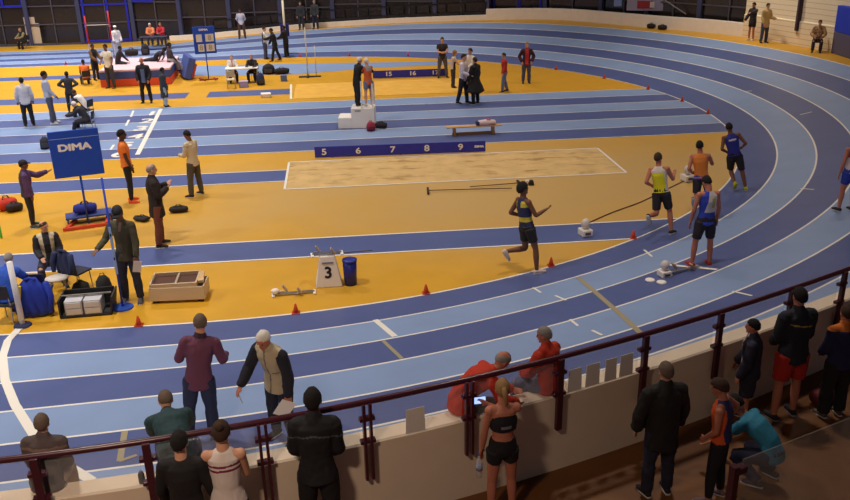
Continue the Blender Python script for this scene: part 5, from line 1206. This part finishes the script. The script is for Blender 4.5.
bm = bmesh.new(); box(bm, (.46, .05, .42), (.12, .42, .06), R@rz(.1), bev=.01); obj('end_piece', bm, cm(214, 180, 130), t)
# loudspeaker start units and cables
def start_unit(label, px, py, s_=1.0, z=None):
    p = G(px, py); t = thing('start_speaker', label, 'loudspeaker', p, .2)
    bm = bmesh.new(); box(bm, (0, 0, .09*s_), (.26*s_, .3*s_, .16*s_), bev=.02); obj('base_box', bm, WHT, t)
    bm = bmesh.new(); ell(bm, (0, 0, .30*s_), (.11*s_, .11*s_, .13*s_)); obj('horn', bm, cm(214, 206, 204), t, True)
    bm = bmesh.new(); box(bm, (0, -.155*s_, .09*s_), (.14*s_, .012, .06*s_)); obj('grille', bm, cm(90, 84, 90), t)
    return p
u1 = start_unit('small white speaker unit on the blue strip right of the lone runner', 585, 236)
u2 = start_unit('small white speaker unit on the infield between the runners in the bend', 687, 181, 1.1)
u3 = start_unit('small cream speaker unit on the lane behind the starting block in the bend', 664, 277, .8)
def cable(label, pts, col, r=.012):
    P = catmull([Vector((p.x, p.y, 0)) for p in pts], 6); P = [Vector((p.x, p.y, surf(p.x, p.y)+.012)) for p in P]
    bm = bmesh.new(); loft(bm, P, [r]*len(P), lat=Vector((0, 0, 1)), n=6); tag(obj('cable', fixn(bm), cm(*col), None, True), label, 'cable')
cable('brown cable running over the infield from the lone runner towards the bend', [G(590, 223), G(612, 213), G(640, 203), G(662, 192), G(683, 182)], (96, 66, 52), .016)
cable('thin dark cable from the box numbered 3 along the blue strip', [G(336, 254), G(350, 252.5), G(372, 251)], (120, 110, 110))
for px, py, lab in ((650, 281, 'left white disc beside the starting block in the bend'), (661.5, 283.5, 'right white disc beside the starting block in the bend')):
    p = G(px, py); bm = bmesh.new(); loft(bm, [(0, 0, .012), (0, 0, .035)], [.10, .09], n=20, bulge=.1); tag(obj('marker_disc', fixn(bm), cm(240, 236, 232), None, True, loc=(p.x, p.y, surf(p.x, p.y)), rotz=0), lab, 'disc')
# --- hand-held things
def sheet(label, pos, sx, sy, rot, col=(232, 228, 222), name='paper_sheet', cat='paper'):
    bm = bmesh.new(); box(bm, (0, 0, 0), (sx, .006, sy)); o = obj(name, bm, cm(*col), None, loc=pos); o.rotation_euler = rot; return tag(o, label, cat)
sheet('white paper in the hand of the one in olive and a cap', hand(JH, 'L', .12)+Vector((0, 0, -.10)), .16, .26, (.2, .2, .2))
sheet('white papers in the hand of the white-haired person in the gilet', hand(JG, 'L', .10)+Vector((-.06, -.02, -.08)), .20, .28, (.3, .5, .2))
sheet('white paper on the lap of the beige-jacketed seated person', J6['M']@(J6['pel']+Vector((0, .32, .16))), .36, .22, (1.2, 0, .5))
bm = bmesh.new(); tube(bm, (0, 0, 0), (.05, -.02, -.16), .006, 6); tag(obj('pencil', bm, cm(200, 200, 210), None, loc=hand(JG, 'R', .10)), 'thin pale pencil in the other hand of the gilet wearer', 'pencil')
q = hand(JGi, 'R', .12); t = thing('phone', 'phone with a bright blue screen raised by the ponytailed athlete', 'phone', q, .1); t.rotation_euler.x = -.25
bm = bmesh.new(); box(bm, (0, 0, 0), (.15, .012, .085), bev=.006); obj('case', bm, BLK, t); bm = bmesh.new(); box(bm, (0, -.008, 0), (.135, .004, .075)); obj('screen', bm, mat('screen', (.3, .5, 1), .4, emit=((.35, .5, 1), 1.6)), t)
q = hand(JGi, 'L', .08); t = thing('water_bottle', 'clear plastic water bottle hanging from the hand of the ponytailed athlete', 'bottle', q+Vector((-.02, 0, -.30)))
bm = bmesh.new(); loft(bm, [(0, 0, 0), (0, 0, .20), (0, 0, .25), (0, 0, .28)], [.036, .036, .018, .014], n=16, bulge=.05); obj('bottle_body', fixn(bm), mat('clear plastic', (.75, .8, .9), .1, alpha=.35), t, True); bm = bmesh.new(); tube(bm, (0, 0, .28), (0, 0, .31), .017); obj('cap', bm, cm(60, 80, 160), t); bm = bmesh.new(); tube(bm, (0, 0, .09), (0, 0, .16), .0375, 16); obj('bottle_label', bm, cm(150, 160, 190), t, True)
# --- padded panel at the far right
p = atf(834, 52.8); p2 = atf(850, 58); d_ = (p2-p); a = math.atan2(d_.y, d_.x); zt1 = zat(p.x, p.y, 5)-p.z; zm = zat(p.x, p.y, 31)-p.z
t = thing('wall_pad', 'tall padded panel, blue above and grey below, on the far right wall', 'pad', p, a)
for z0, z1, c_m, nm in ((0, zm, (92, 88, 116), 'lower_pad'), (zm, zt1, (30, 60, 200), 'upper_pad')):
    bm = bmesh.new(); box(bm, (2.0, .0, (z0+z1)/2), (4.0, .3, z1-z0-.01), bev=.02); obj(nm, bm, cm(*c_m), t)
for px, y0, y1 in ((795, 0, 31), (841.5, 0, 4)):
    q = atf(px-2, 46 if px < 800 else 53); zz0 = zat(q.x, q.y, y1); bm = bmesh.new(); box(bm, (q.x+.15, q.y+.1, zz0+2.5), (.2, .16, 5)); struct('trim_pilaster', bm, cm(60, 42, 60))
# pale door panel at the glazing, its lit look put into the beige
i_ = min(range(len(FP)), key=lambda i: abs(proj(FP[i])[0]-42)); qa = at(36, 43.5); qb = at(54, 43); 
bm = bmesh.new(); z = zat(qa.x, qa.y+.5, 5); box(bm, ((qa.x+qb.x)/2-.3, FP[1].y+.40, z/2-.2), (1.05, .04, z-.9)); box(bm, ((qa.x+qb.x)/2+.1, FP[1].y+.39, .75), (1.5, .04, 1.3)); struct('door_1', bm, cm(206, 186, 160))
# poster and stairs behind the bend wall
def onfar(px, off, z):
    P_ = min(FP, key=lambda p: abs(proj(p+Vector((0, 0, z)))[0]-px)); return P_
c0 = onfar(641, 0, 1.5); n_ = Vector((.35, .94, 0)).normalized(); a = math.atan2(-n_.x, n_.y)
t = thing('poster', 'pale poster with red figures on the dark glazing above the bend wall', 'poster', c0+n_*.95, a)
bm = bmesh.new(); box(bm, (0, 0, 1.2), (2.2, .04, .75)); obj('sheet', bm, cm(150, 146, 176), t)
bm = bmesh.new(); box(bm, (-.1, -.03, 1.15), (.85, .02, .42)); obj('red_patch', bm, cm(150, 44, 52), t); bm = bmesh.new(); box(bm, (.3, -.04, 1.15), (.25, .02, .32)); obj('white_patch', bm, cm(200, 196, 196), t)
c0 = onfar(613, 0, 1.5); bm = bmesh.new(); box(bm, (0, 0, 0), (.45, .04, .6)); tag(obj('notice', bm, cm(150, 170, 230), None, loc=c0+n_*.95+Vector((0, 0, 1.25)), rotz=a), 'small pale blue notice left of the poster above the bend wall', 'notice')
c0 = onfar(677, 0, 1.5); bm = bmesh.new(); tube(bm, (-.6, 0, 1.5), (.6, 0, .75), .03); tag(obj('stair_rail', bm, cm(150, 150, 150), None, loc=c0+n_*.9, rotz=a), 'thin slanting pale stair rail seen above the bend wall', 'rail')
